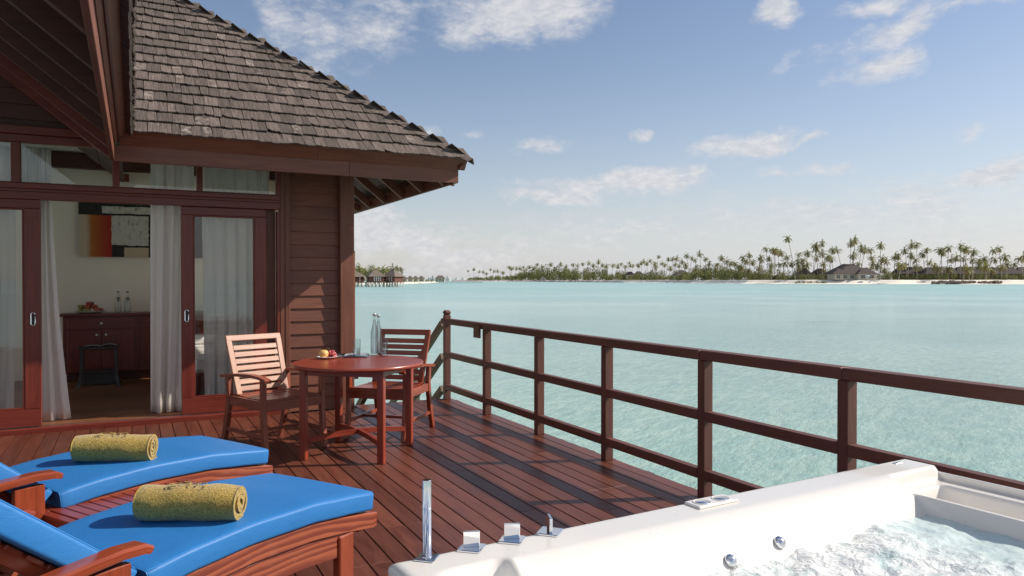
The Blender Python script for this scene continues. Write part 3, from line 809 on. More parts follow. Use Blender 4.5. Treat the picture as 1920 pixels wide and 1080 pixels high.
upv = V((0, 1, S)).normalized(); uxv = V((1, 0, 0))
cnt = [0]
def emit_obj(me, m):
    cnt[0] += 1; o = link('shingle', me, roof); o.matrix_local = M.Translation(-VO) @ m
class Joined:
    def __init__(s): s.v = []; s.f = []; s.uv = []; s.sm = []
    def __call__(s, me, m):
        i0 = len(s.v); s.v += [tuple(m @ q.co) for q in me.vertices]; ul = me.uv_layers[0].data
        a = RNG.uniform(0, 30)
        for p in me.polygons:
            s.f.append(tuple(i0 + i for i in p.vertices)); s.uv.append([(ul[l].uv[0] + a, ul[l].uv[1] + a * .7) for l in p.loop_indices]); s.sm.append(False)
    mesh = B.mesh; obj = B.obj
J = Joined()
rows = int(T * SL / EXPO)
for r in range(rows):
    t = r * EXPO / SL                     # horizontal run
    x1 = EX - t - .03
    x0 = .012
    fn = emit_obj if (cnt[0] < 298) else (lambda me, m: J(me, M.Translation(-VO) @ m))
    course(V((0, EY, EZ)), uxv, upv, r, x0, x1, fn)
    if r: course(V((0, EY, EZ)), uxv, upv, r, max(-t, -2.8), 0.0, lambda me, m: J(me, M.Translation(-VO) @ m))
# the right-hand slope and the back slope: one joined mass
up2 = V((-1, 0, S)).normalized(); ux2 = V((0, 1, 0))
up3 = V((0, -1, S)).normalized(); ux3 = V((-1, 0, 0))
for r in range(0, rows):
    t = r * EXPO / SL
    if r < 16: course(V((EX, EY, EZ)) , ux2, up2, r, t + .03, 2 * T - t - .03, lambda me, m: J(me, M.Translation(-VO) @ m))
J.obj('shingle_courses', SHINGLE, roof, kind='stuff')
# hip caps: overlapping saddle pieces
hv = V((-1, 1, S)); hl = hv.length; hd = hv.normalized()
def cap_mesh():
    bb = B(); Lc = .40; w = .105
    for sgn in (1, -1):
        nside = V((1, 1, 0)).normalized()
        a = hd * 0; c_ = hd * Lc
        n1 = (V((0, -1, 0)) if sgn > 0 else V((1, 0, 0)))
        side = (V((0, -1, -.0)) if sgn > 0 else V((1, 0, 0)))
        # direction lying in the slope plane, perpendicular to the hip, pointing down
        pl = (V((0, -S, 1)) if sgn > 0 else V((S, 0, 1))).normalized()
        dn_ = hd.cross(pl).normalized()
        if dn_.z > 0: dn_ = -dn_
        t = .012
        p = [a + pl * .015, c_ + pl * .007, c_ + dn_ * w + pl * .003, a + dn_ * w + pl * .012]
        q = [x + pl * t for x in p]
        i0 = len(bb.v); bb.v += [tuple(x) for x in p + q]
        for f in ((0, 1, 2, 3), (4, 7, 6, 5), (0, 4, 5, 1), (1, 5, 6, 2), (2, 6, 7, 3), (3, 7, 4, 0)):
            bb.face([i0 + k for k in f], [((0, .4, .4, 0)[k % 4], (0, 0, .1, .1)[k % 4]) for k in f])
    return bb.mesh('hip_cap', SHINGLE)
cm = cap_mesh(); q = 0
base = V((EX + .008, EY - .008, EZ + .0)) - VO
while q * .31 < T * hl:
    o = link('hip_cap', cm, roof, loc=base + hd * (q * .31) + V((0, 0, RNG.uniform(0, .006)))); q += 1
# fascias: lower vertical board and outward-leaning upper board, front, right and wing
FZ0, FZ1 = 2.458, 2.600
F = 7.325
def lean(p0, p1, out, w=.15, th=.024):
    """board leaning outwards from FZ1 up, between p0 and p1 (points on its lower edge)"""
    p0, p1, out = V(p0), V(p1), V(out); up = (V((0, 0, 1)) * .78 + out * .62).normalized()
    return B().sweep([p0 - VO, p1 - VO], [(0, 0), (0, w), (th, w), (th, 0)], None) if False else B().bar((p0 + up * w / 2) - VO, (p1 + up * w / 2) - VO, th, w, up, .003)
for (a, c) in ((-.150, 1.92), (1.922, 3.098)):
    vb(((a + c) / 2, F + .014, (FZ0 + FZ1) / 2), (c - a, .028, FZ1 - FZ0), .003, 0).obj('fascia_board', BROWNW, villa)
for (a, c) in ((-.10, 1.60), (1.602, 3.17)):
    lean((a, F + .008, FZ1 + .002), (c, F + .008, FZ1 + .002), (0, -1, 0)).obj('eave_board', BROWNW, villa)
vb((3.084, (F + .029 + 13.1) / 2, (FZ0 + FZ1) / 2), (.028, 13.1 - F - .03, FZ1 - FZ0), .003, 1).obj('fascia_board', BROWNW, villa)
lean((3.09, F - .06, FZ1 + .002), (3.09, 13.1, FZ1 + .002), (1, 0, 0)).obj('eave_board', BROWNW, villa)
# rafters of the right eave, rising inwards
for i, y in enumerate([7.62, 8.32, 9.04, 9.76, 10.48, 11.13, 11.8, 12.5]):
    vbar((3.068, y, 2.50), (max(1.9, 3.068 - (y - F)), y, 2.50 + (3.068 - max(1.9, 3.068 - (y - F))) * S), .045, .10, bev=.002).obj('rafter', BROWNW, villa)
for i, x in enumerate([.45, 1.05, 1.65, 2.25]):
    vbar((x, F + .03, 2.50), (x, F + 1.1, 2.50 + 1.07 * S), .045, .10, bev=.002).obj('rafter', BROWNW, villa)
vbar((3.07, F + .03, 2.47), (2.1, F + 1.0, 2.47 + .97 * S), .05, .10, bev=.002).obj('hip_rafter', BROWNW, villa)
# side wall of the villa under the right eave
for i in range(19):
    z = .075 + i * .1385
    vb((2.165, 10.2, z), (.02, 3.8, .136), .002, 1).obj('side_siding_board', BROWNW, villa) if (z < .33) else None

for i in range(19):
    z = .075 + i * .1385
    if z > .33:
        vb((2.20, 8.63, z), (.02, .56, .136), .002, 1).obj('side_siding_board', BROWNW, villa); vb((2.20, 11.81, z), (.02, .52, .136), .002, 1).obj('side_siding_board', BROWNW, villa)
    vb((-2.93, FY + .01, z), (.56, .02, .136), .002, 0).obj('siding_board', BROWNW, villa)
vb((-3.25, FY, 1.36), (.12, .13, 2.72), .006, 2).obj('corner_post', BROWNW, villa)
# wing roof: comes towards the viewer on the left
WY0, WY1 = 2.35, 10.3
wing = thing('terrace_roof', 'dark timber roof wing with exposed rafters sheltering the left of the terrace', 'roof', (-.2, 5.0, 2.4))
WO = V((-.2, 5.0, 2.4))
def wbx(c, size, bev=.003, axis=None): return B().box(V(c) - WO, size, None, bev, axis)
wbx((-.158, (WY0 + F) / 2, (FZ0 + FZ1) / 2 - .002), (.030, F - WY0, FZ1 - FZ0), .003, 1).obj('fascia_board', BROWNW, wing)
up_ = (V((0, 0, 1)) * .78 + V((1, 0, 0)) * .62).normalized()
B().bar(V((-.148, WY0, FZ1)) + up_ * .075 - WO, V((-.148, F - .10, FZ1)) + up_ * .075 - WO, .024, .15, up_, .003).obj('eave_board', BROWNW, wing)
# roof decking above the rafters
for i in range(14):
    a = .0 + i * .245; 
    p0 = V((-.10 - a, WY0, 2.625 + a * S)); p1 = V((-.10 - a, WY1, 2.625 + a * S))
    nrm = V((S, 0, 1)).normalized(); mid = V((-.1225, 0, .098)) 
    B().bar(p0 + V((-.12, 0, .096)) - WO, p1 + V((-.12, 0, .096)) - WO, .305, .02, nrm, .002).obj('sarking_board', UNDERW, wing)
for i in range(14):
    y = 2.40 + i * .60 + .01
    if y > 7.5: break
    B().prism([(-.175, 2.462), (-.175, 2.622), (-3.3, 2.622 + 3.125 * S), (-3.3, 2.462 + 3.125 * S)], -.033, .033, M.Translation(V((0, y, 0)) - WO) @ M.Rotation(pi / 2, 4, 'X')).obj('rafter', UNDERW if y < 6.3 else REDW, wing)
B().bar(V((-.22, 8.03, 2.70)) - WO, V((-3.3, 8.03, 2.70 + 3.08 * S)) - WO, .07, .17, (0, 0, 1), .003).obj('wall_rafter', REDW, wing)
B().bar(V((-3.4, WY0, 5.0)) - WO, V((-3.4, 8.1, 5.0)) - WO, .1, .25, (0, 0, 1), .003).obj('ridge_beam', UNDERW, wing)
for y_ in (2.7, 5.4): B().box(V((-3.3, y_, 2.4)) - WO, (.14, .14, 4.8), None, .006, 2).obj('roof_post', REDW, wing)
# wing shingles: seen as a ragged edge and, from elsewhere, as courses
J2 = Joined(); mW = M.Translation(-WO)
up4 = V((-1, 0, S)).normalized(); ux4 = V((0, 1, 0))
for r in range(0, 19):
    t = r * EXPO / SL
    course(V((-.004, 0, EZ + .012)), ux4, up4, r, WY0 - .05, EY + t - .02 if r else EY + .02, lambda me, m: J2(me, mW @ m))
J2.obj('shingle_courses', SHINGLE, wing, kind='stuff')
ed = B()
yy = WY0
while yy < EY:
    w = RNG.choice(SWS); ed.bar(V((-.004 + RNG.uniform(-.006, 0), yy + w / 2, EZ - .004)) - WO, V((-.20, yy + w / 2, EZ + .150)) - WO, w - .005, .02 + RNG.uniform(0, .006), (0, 0, 1), 0); yy += w
ed.obj('starter_course', SHINGLE, wing, kind='stuff')

# ------------------------------------------------------------------ curtains
def curtain(name, label, pts_top, pts_bot, z0, z1, mat, folds=6, amp=.035, nz=26, nx=90, seed=0, flare=1.0, group=None):
    """hanging cloth; top and bottom run from x0 to x1 at depth y"""
    r = random.Random(seed); ph = [r.uniform(0, 6.28) for _ in range(6)]
    bb = B(); (xa, ya), (xb, yb) = pts_top; (xc, yc), (xd, yd) = pts_bot
    for j in range(nz + 1):
        v = j / nz; z = z1 + (z0 - z1) * v
        e = v ** flare
        for i in range(nx + 1):
            u = i / nx
            x = (xa + (xb - xa) * u) * (1 - e) + (xc + (xd - xc) * u) * e
            y = (ya + (yb - ya) * u) * (1 - e) + (yc + (yd - yc) * u) * e
            a = 2 * pi * folds * (u + .03 * sin(3 * v + ph[0]) + .05 * sin(5 * u + ph[1]))
            A = amp * (.65 + .5 * v) * (.8 + .3 * sin(9 * u + ph[2]))
            y += A * sin(a) + .3 * A * sin(2.3 * a + ph[3] + v) + .012 * N.noise(V((u * 8, v * 5, seed)))
            x += .4 * A * cos(a) * .5
            bb.v.append((x, y, z))
    for j in range(nz):
        for i in range(nx):
            q = j * (nx + 1) + i
            bb.face([q, q + 1, q + nx + 2, q + nx + 1], [(i / nx, j / nz)] * 4, True)
    o = bb.obj(name, mat)
    m = o.modifiers.new('thickness', 'SOLIDIFY'); m.thickness = .0015
    return tag(o, label, 'curtain', group)
curtain('curtain', 'white linen curtain flaring out at the left edge of the open doorway', ((-.80, 8.36), (-.70, 8.36)), ((-.86, 8.40), (-.555, 8.46)), .062, 2.68, CURTAIN, 2, .03, seed=3, flare=1.9)
curtain('curtain', 'white linen curtain gathered at the right side of the open doorway', ((.16, 8.38), (.56, 8.36)), ((.145, 8.44), (.50, 8.40)), .062, 2.68, CURTAIN, 3, .05, seed=5)
curtain('curtain', 'sheer curtain behind the glass of the right door leaf', ((.64, 8.40), (1.32, 8.40)), ((.66, 8.42), (1.24, 8.42)), .062, 2.68, SHEER, 6, .045, seed=7)
curtain('curtain', 'sheer curtain behind the glass of the left door leaf', ((-2.6, 8.40), (-.98, 8.40)), ((-2.6, 8.42), (-1.02, 8.42)), .062, 2.68, SHEER, 11, .04, seed=9)
curtain('curtain', 'short sheer curtain panel showing in the left transom window', ((-.96, 8.39), (-.735, 8.39)), ((-.96, 8.40), (-.735, 8.40)), 2.22, 2.69, SHEER, 3, .03, seed=12)

# ------------------------------------------------------------------ indoor furniture
dr = thing('sideboard', 'dark red wooden sideboard with round white knobs against the back wall of the room', 'sideboard', (.05, 11.70, .052))
B().box((0, 0, .90), (1.86, .50, .035), None, .006).obj('top', DRESSW, dr)
B().box((0, .01, .50), (1.78, .44, .76), None, .004).obj('carcass', DRESSW, dr)
B().box((0, .03, .06), (1.70, .38, .12), None, .003).obj('plinth', UNDERW, dr)
for s_ in (-1, 1):
    cx = s_ * .44
    w = B().box((cx, -.215, .785), (.80, .025, .145), None, .004).obj('drawer', DRESSW, dr)
    B().lathe([(.004, 0), (.013, .008), (.017, .016), (.010, .026), (.001, .028)], n=12).obj('knob', WHITEPAINT, w).matrix_local = M.Translation((cx, -.226, .785)) @ M.Rotation(pi / 2, 4, 'X')
    for e in (-1, 1):
        d_ = B().box((cx + e * .201, -.215, .415), (.396, .025, .56), None, .004).obj('door', DRESSW, dr)
        B().lathe([(.004, 0), (.012, .008), (.015, .016), (.009, .024), (.001, .026)], n=12).obj('knob', WHITEPAINT, d_).matrix_local = M.Translation((cx + e * .055, -.226, .63)) @ M.Rotation(pi / 2, 4, 'X')
stl = thing('low_stool', 'dark wooden stool with curved legs standing in front of the sideboard', 'stool', (-.40, 10.98, .052))
B().box((0, 0, .50), (.46, .34, .035), None, .008).obj('seat', DARKW, stl)
for sx in (-1, 1):
    for sy in (-1, 1):
        pts = [(sx * .19, sy * .13, .48), (sx * .195, sy * .135, .30), (sx * .20, sy * .14, .14), (sx * .215, sy * .15, .05), (sx * .245, sy * .165, .0)]
        B().sweep(pts, [(-.018, -.018), (.018, -.018), (.018, .018), (-.018, .018)], side=(0, 1, 0)).obj('leg', DARKW, stl)
B().box((0, 0, .20), (.37, .27, .025), None, .004).obj('shelf', DARKW, stl); B().box((0, .12, .10), (.37, .02, .19), None, .003).obj('panel', DARKW, stl)
mg = thing('open_magazine', 'open magazine with grey pictures lying on the dark stool indoors', 'magazine', (-.38, 10.96, .5705))
def magleaf(x0, x1, y0, y1, lift, mat, nm, parent, n=6):
    bb = B()
    for t in (0, .004):
        for i in range(n + 1):
            u = i / n; z = .002 + lift * sin(pi * u) + t
            bb.v += [(x0 + (x1 - x0) * u, y0, z), (x0 + (x1 - x0) * u, y1, z)]
    m2 = (n + 1) * 2
    for o_ in (0, m2):
        for i in range(n):
            q = o_ + i * 2; bb.face([q, q + 2, q + 3, q + 1], [(i / n, 0), ((i + 1) / n, 0), ((i + 1) / n, 1), (i / n, 1)], True)
    for i in range(n):
        q = i * 2; bb.face([q, q + m2, q + m2 + 2, q + 2], [(0, 0)] * 4); bb.face([q + 1, q + 3, q + m2 + 3, q + m2 + 1], [(0, 0)] * 4)
    bb.face([0, 1, m2 + 1, m2], [(0, 0)] * 4); bb.face([n * 2, n * 2 + m2, n * 2 + m2 + 1, n * 2 + 1], [(0, 0)] * 4)
    return bb.obj(nm, mat, parent)
magleaf(-.19, 0, -.13, .13, .016, MAG2, 'page', mg); magleaf(0, .19, -.13, .13, .03, MAG2, 'page', mg)

def plate(name, label, loc, r, h=.016):
    o = B().lathe([(.0, .0), (r * .55, .0), (r * .62, .003), (r * .97, h), (r, h + .001), (r * .98, h - .003), (r * .60, .0), (.0, .0001)][::1], n=40)
    o = B().lathe([(r * .5, 0), (r * .56, 0), (r * .98, h - .002), (r, h), (r * .97, h + .001), (r * .60, .005), (.001, .004)], n=40).obj(name, PORCELAIN)
    o.location = loc; return tag(o, label, 'plate')
def apple(name, label, cat, loc, r, mat, parent=None, stem=True, sq=.92):
    pr_ = []
    for i in range(13):
        a = -pi / 2 + pi * i / 12; rr = r * cos(a) * (1 + .06 * sin(a)); zz = r * sq * sin(a)
        if i > 9: zz -= (i - 9) ** 2 * r * .028
        if i < 3: zz += (3 - i) ** 2 * r * .02
        pr_.append((max(rr, .0006), zz + r * sq))
    o = B().lathe(pr_, n=20).obj(name, mat, parent); o.location = loc
    if stem:
        zt = pr_[-1][1]; B().tube([(0, 0, zt - .002), (.001, 0, zt + r * .15), (.004, .001, zt + r * .34)], .0013, 6).obj('stem', STEM, o)
    if cat: tag(o, label, cat)
    return o
# fruit dish and bottles on the sideboard
pz = .052 + .9175
plate('fruit_plate', 'wide white plate heaped with fruit on the sideboard indoors', (-.53, 11.62, pz), .20, .035)
fr = random.Random(4)
kinds = [(FRUITG, 'green fruit', .034), (FRUITR, 'red fruit', .036), (FRUITB, 'dark fruit', .034), (FRUITR, 'orange red fruit', .038)]
n_ = 0
for lay, (cnt_, rad_) in enumerate(((7, .125), (5, .075), (2, .03))):
    for i in range(cnt_):
        a = 2 * pi * i / cnt_ + lay * .5; k_ = (1 if cos(a) > .2 else 0) if lay == 0 else fr.choice([1, 2, 2, 3])
        m_, nm_, r_ = kinds[k_]
        apple('fruit', 'round fruit heaped on the wide plate on the sideboard', 'fruit', (-.53 + rad_ * cos(a), 11.62 + rad_ * .8 * sin(a), pz + .010 + lay * .044), r_, m_, stem=False)['group'] = 'fruit heaped on the sideboard plate'
gr = B()
for i in range(26):
    a = fr.uniform(0, 6.28); r_ = .045 * sqrt(fr.random()); gr.lathe([(.001, -.011), (.008, -.008), (.011, 0), (.008, .008), (.001, .011)], (-.63 + r_ * cos(a), 11.60 + r_ * sin(a) * .8, pz + .07 + fr.uniform(0, .04)), 8)
gr.tube([(-.63, 11.6, pz + .10), (-.625, 11.6, pz + .135), (-.61, 11.6, pz + .15)], .0022, 6)
tag(gr.obj('grape_bunch', FRUITG), 'small bunch of green grapes on the left of the heaped fruit plate indoors', 'grapes')

def bottle(label, loc, h=.33, r=.037, swing=False, level=.8, group=None):
    t = thing('glass_bottle', label, 'bottle', loc, 0, group)
    body = [(r * .8, 0), (r * .98, .006), (r, .02), (r, h * .52), (r * .93, h * .58), (r * .62, h * .70), (r * .40, h * .80), (r * .34, h * .90), (r * .36, h * .92), (r * .46, h * .925), (r * .46, h * .955), (r * .36, h * .96), (r * .30, h * .96)]
    inner = [(r * .28, h * .955), (r * .30, h * .8), (r * .52, h * .70), (r * .85, h * .58), (r * .92, h * .52), (r * .92, .014), (.001, .012)]
    B().lathe(body + inner, n=28).obj('glass', GLASS, t)
    B().lathe([(.001, .0135), (r * .905, .0145), (r * .905, h * .51), (r * .83, h * .575), (r * .44, h * .72), (r * .29, h * level), (.001, h * level)], n=24).obj('water', LIQ, t)
    if swing:
        B().lathe([(r * .25, h * .93), (r * .36, h * .965), (r * .36, h * .985), (r * .2, h), (.001, h)], n=16).obj('stopper', STEEL, t)
        wb = B()
        for s_ in (-1, 1): wb.tube([(s_ * r * .38, 0, h * .90), (s_ * r * .50, .004, h * .94), (s_ * r * .46, 0, h * .98), (0, 0, h * 1.0)], .0011, 6)
        wb.obj('wire_clip', STEEL, t)
    else:
        B().lathe([(r * .3, h * .94), (r * .44, h * .962), (r * .44, h * .99), (.001, h)], n=16).obj('stopper', BLACKRUB, t)
    return t
bottle('left bottle of the pair of clear water bottles on the sideboard', (-.19, 11.60, pz), .30, .042, level=.5)
bottle('right bottle of the pair of clear water bottles on the sideboard', (-.075, 11.60, pz), .30, .042, level=.5)
pt = thing('abstract_painting', 'abstract canvas with orange, red, white and black patches on the cream wall', 'painting', (.30, 11.995, 2.14))
cb = B(); cb.quad([(-.98, -.021, -.39), (1.05, -.021, -.39), (1.05, -.021, .385), (-.98, -.021, .385)], [(0, 0), (1.55, 0), (1.55, 1), (0, 1)]); cb.obj('canvas', PAINTING, pt)
B().box((.035, 0, -.0025), (2.02, .04, .77), None, .001).obj('stretcher_frame', UNDERW, pt)

# ------------------------------------------------------------------ terrace table and what stands on it
TC = V((1.65, 6.01, 0)); TA = rad(-38.5)
tb = thing('round_table', 'round red hardwood table with four square legs on the terrace', 'table', TC, TA)
R_ = .525; npl = 9; pw = 2 * R_ / npl
for i in range(npl):
    y0, y1 = -R_ + i * pw + .0012, -R_ + (i + 1) * pw - .0012
    def xs(y): return sqrt(max(R_ * R_ - y * y, 0))
    ys = [y0 + (y1 - y0) * k_ / 8 for k_ in range(9)]
    poly = [(xs(y), y) for y in ys] + [(-xs(y), y) for y in ys[::-1]]
    bb = B(); bb.prism(poly, .722, .750); bb.obj('tabletop_plank', TABLEW, tb)
rim = B(); 
rim.sweep([(R_ * 1.001 * cos(2 * pi * i / 72), R_ * 1.001 * sin(2 * pi * i / 72), .735) for i in range(73)], [(-.003, -.015), (.003, -.015), (.007, -.009), (.007, .009), (.003, .0155), (-.003, .0155)], smooth=True, caps=False)
rim.obj('table_edge', TABLEW, tb)
e_ = .325
for sx in (-1, 1):
    for sy in (-1, 1): B().box((sx * e_, sy * e_, .36), (.054, .054, .72), None, .005, 2).obj('leg', TABLEW, tb)
for s_ in (-1, 1):
    B().box((0, s_ * e_, .694), (2 * e_ - .056, .024, .052), None, .002).obj('apron', TABLEW, tb)
    B().box((s_ * e_, 0, .694), (.024, 2 * e_ - .056, .052), None, .002).obj('apron', TABLEW, tb)
for s_ in (-1, 1):
    pts = [(-e_ + .02, -s_ * (e_ - .02), .15), (-e_ * .5, -s_ * e_ * .5, .168 + (s_ + 1) * .001), (0, 0, .175 + (s_ + 1) * .002), (e_ * .5, s_ * e_ * .5, .168 + (s_ + 1) * .001), (e_ - .02, s_ * (e_ - .02), .15)]
    B().sweep(pts, [(-.014, -.020), (.014, -.020), (.014, .020), (-.014, .020)], side=(s_, -1, 0)).obj('cross_stretcher', TABLEW, tb)
TZ = .7515
plate('white_plate', 'small white plate with an apple and grapes on the terrace table', (1.47, 6.36, TZ), .088)
apple('apple', 'yellow apple on the small plate on the terrace table', 'apple', (1.437, 6.335, TZ + .006), .041, APPLE)
gb_ = thing('grape_bunch', 'bunch of red grapes beside the yellow apple on the small plate', 'grapes', (1.51, 6.375, TZ + .006))
gm = B().lathe([(.0006, -.0115), (.006, -.0098), (.0105, -.005), (.0115, 0), (.0105, .005), (.006, .0098), (.0006, .0115)], n=12).mesh('grape', GRAPE)
for i in range(30):
    a = fr.uniform(0, 6.28); q_ = sqrt(fr.random()); lay = fr.choice([0, 0, 1, 1, 2])
    link('grape', gm, gb_, loc=((.048 - .011 * lay) * q_ * cos(a), (.034 - .008 * lay) * q_ * sin(a), .012 + lay * .0185 + fr.uniform(0, .004)))
B().tube([(0, 0, .05), (-.012, 0, .068), (-.03, -.004, .082), (-.034, -.005, .088)], .0016, 6).obj('stem', STEM, gb_)
mz = thing('magazine', 'glossy blue and dark magazine lying open behind the fruit plate on the table', 'magazine', (1.655, 6.50, TZ - .002), rad(-20))
magleaf(-.21, .0, -.14, .14, .006, MAG2, 'page', mz); magleaf(.0, .21, -.14, .14, .009, MAG, 'page', mz)
def tumbler(label, loc, h=.155, r=.034, lv=.5):
    t = thing('water_glass', label, 'glass', loc)
    B().lathe([(r * .90, 0), (r * .92, .002), (r, h), (r * .975, h + .0008), (r * .95, h), (r * .86, .016), (.001, .015)], n=32).obj('glass', GLASS, t)
    B().lathe([(.001, .016), (r * .855, .017), (r * (.86 + .09 * lv), h * lv), (.001, h * lv)], n=28).obj('water', LIQ, t)
tumbler('straight water glass half full between the magazine and the bottles', (1.735, 6.385, TZ))
tumbler('straight water glass in front of the right-hand swing-top bottle', (1.965, 6.335, TZ), h=.155, r=.036, lv=.75)
bottle('left swing-top water bottle on the terrace table', (1.915, 6.45, TZ), .375, .034, True, .84)
bottle('right swing-top water bottle on the terrace table, behind a glass', (1.972, 6.52, TZ), .36, .033, True, .84)

# ------------------------------------------------------------------ slatted armchairs
def armchair(label, loc, face, mat, seatmat, bm=None):
    bm = bm or mat
    t = thing('slatted_armchair', label, 'armchair', loc, atan2(face[1], face[0]) - pi / 2, 'slatted armchairs at the round table')
    sq = lambda w, d: [(-w / 2, -d / 2), (w / 2, -d / 2), (w / 2, d / 2), (-w / 2, d / 2)]
    for s_ in (-1, 1):
        x = s_ * .275
        B().sweep([(x, .30, 0), (x, .272, .16), (x, .255, .32), (x, .25, .46), (x, .252, .615)], sq(.036, .046), side=(1, 0, 0)).obj('leg', mat, t)
        B().sweep([(x, -.40, 0), (x, -.345, .16), (x, -.30, .34), (x, -.285, .46), (x, -.30, .605)], sq(.036, .050), side=(1, 0, 0)).obj('leg', mat, t)
        B().sweep([(x, -.40, .600), (x, -.30, .612), (x, -.12, .630), (x, .08, .638), (x, .22, .632), (x, .305, .618), (x, .33, .606)], sq(.056, .024), side=(1, 0, 0)).obj('armrest', mat, t)
        B().box((x, -.02, .405), (.026, .53, .075), None, .003, 1).obj('side_rail', mat, t)
        B().bar((x, .272, .155), (x, -.335, .155), .022, .032, bev=.003).obj('side_stretcher', mat, t)
    B().bar((-.262, -.02, .155), (.262, -.02, .155), .026, .026, bev=.003).obj('cross_stretcher', mat, t)
    B().box((0, .262, .402), (.512, .026, .082), None, .003, 0).obj('front_rail', mat, t)
    B().box((0, -.285, .405), (.512, .024, .070), None, .003, 0).obj('back_rail', mat, t)
    sl = B().box((0, 0, 0), (.505, .064, .018), None, .003, 0).mesh('seat_slat', seatmat)
    for i in range(7):
        y = .235 - i * .0715; link('seat_slat', sl, t, mw=M.Translation((0, y, .448 - .012 * sin(pi * i / 6))))
    # back: a raked frame with seven slats
    a = rad(19); R = M.Rotation(a, 3, 'X')
    p0 = V((0, -.225, .455))
    def bp(x, h): return p0 + R @ V((x, 0, h))
    Hh = .475
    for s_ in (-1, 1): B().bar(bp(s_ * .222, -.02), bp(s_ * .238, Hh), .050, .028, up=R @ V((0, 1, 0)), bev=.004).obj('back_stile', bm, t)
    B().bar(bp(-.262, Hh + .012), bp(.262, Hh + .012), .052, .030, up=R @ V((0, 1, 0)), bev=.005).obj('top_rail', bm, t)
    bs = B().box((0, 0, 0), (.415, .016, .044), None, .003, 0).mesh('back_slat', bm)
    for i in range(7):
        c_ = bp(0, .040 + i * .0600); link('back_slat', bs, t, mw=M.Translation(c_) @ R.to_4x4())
    return t
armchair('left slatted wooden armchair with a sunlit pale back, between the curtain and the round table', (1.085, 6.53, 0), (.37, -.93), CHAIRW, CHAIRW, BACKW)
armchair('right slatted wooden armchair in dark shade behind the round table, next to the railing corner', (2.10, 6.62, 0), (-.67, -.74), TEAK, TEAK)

# ------------------------------------------------------------------ sun loungers
def prof_z(t):          # top of the seat pad along the lounger, t from the foot
    ks = [(-.02, .418), (.0, .424), (.18, .445), (.37, .466), (.70, .475), (.95, .463), (1.16, .440)]
    if t <= ks[0][0]: return ks[0][1]
    for (a, za), (b_, zb) in zip(ks, ks[1:]):
        if t <= b_:
            u = (t - a) / (b_ - a); u = u * u * (3 - 2 * u) * .35 + u * .65
            return za + (zb - za) * u
    return ks[-1][1]
def pad(name, path, w, th, parent, mat):
    """upholstered pad swept along path (points on its top), width w across local y"""
    r = .016; bb = B(); n = 5
    sec = []
    for (cy, cz, a0) in ((w / 2 - r, -r, 0), (-w / 2 + r, -r, 90), (-w / 2 + r, -th + r, 180), (w / 2 - r, -th + r, 270)):
        for i in range(n): a = rad(a0 + 90 * i / (n - 1)); sec.append((cy + r * cos(a), cz + r * sin(a)))
    # dense top
    top = [(w / 2 - r - (w - 2 * r) * i / 14, 0.0035 * sin(pi * i / 14) ** .5) for i in range(1, 14)]
    sec = sec[:n] + top + sec[n:]
    pts = [V(p) for p in path]
    bb.sweep(pts, sec, side=(0, 1, 0), smooth=True, caps=False)
    m = len(sec); L = len(pts)
    # end caps, slightly rounded: inner ring then face
    for end, ring0 in ((0, 0), (L - 1, (L - 1) * m)):
        tdir = (pts[0] - pts[1]).normalized() if end == 0 else (pts[-1] - pts[-2]).normalized()
        cen = sum((V(bb.v[ring0 + i]) for i in range(m)), V()) / m
        prev = list(range(ring0, ring0 + m))
        for k_, (sc_, ou) in enumerate(((.985, .006), (.965, .009))):
            cur = []
            for i in range(m):
                q = V(bb.v[ring0 + i]); d_ = q - cen
                d2 = V((d_.x, d_.y, d_.z)); 
                q2 = cen + V((d2.x, d2.y * (1 - (1 - sc_) * .35), d2.z * (1 - (1 - sc_) * 3))) + tdir * ou
                bb.v.append(tuple(q2)); cur.append(len(bb.v) - 1)
            for i in range(m):
                j = (i + 1) % m; f = [prev[i], prev[j], cur[j], cur[i]]
                bb.face(f if end == 0 else f[::-1], [(0, 0)] * 4, True)
            prev = cur
        bb.face(prev[::-1] if end == 0 else prev, [(0, 0)] * m, False)
    o = bb.obj(name, mat, parent); return o
def seam(name, path, w, parent):
    for s_ in (-1, 1):
        b2 = B(); b2.tube([V(p) + V((0, s_ * (w / 2 - .0046), -.0052)) for p in path], .0016, 6); b2.obj(name, VINYL, parent)
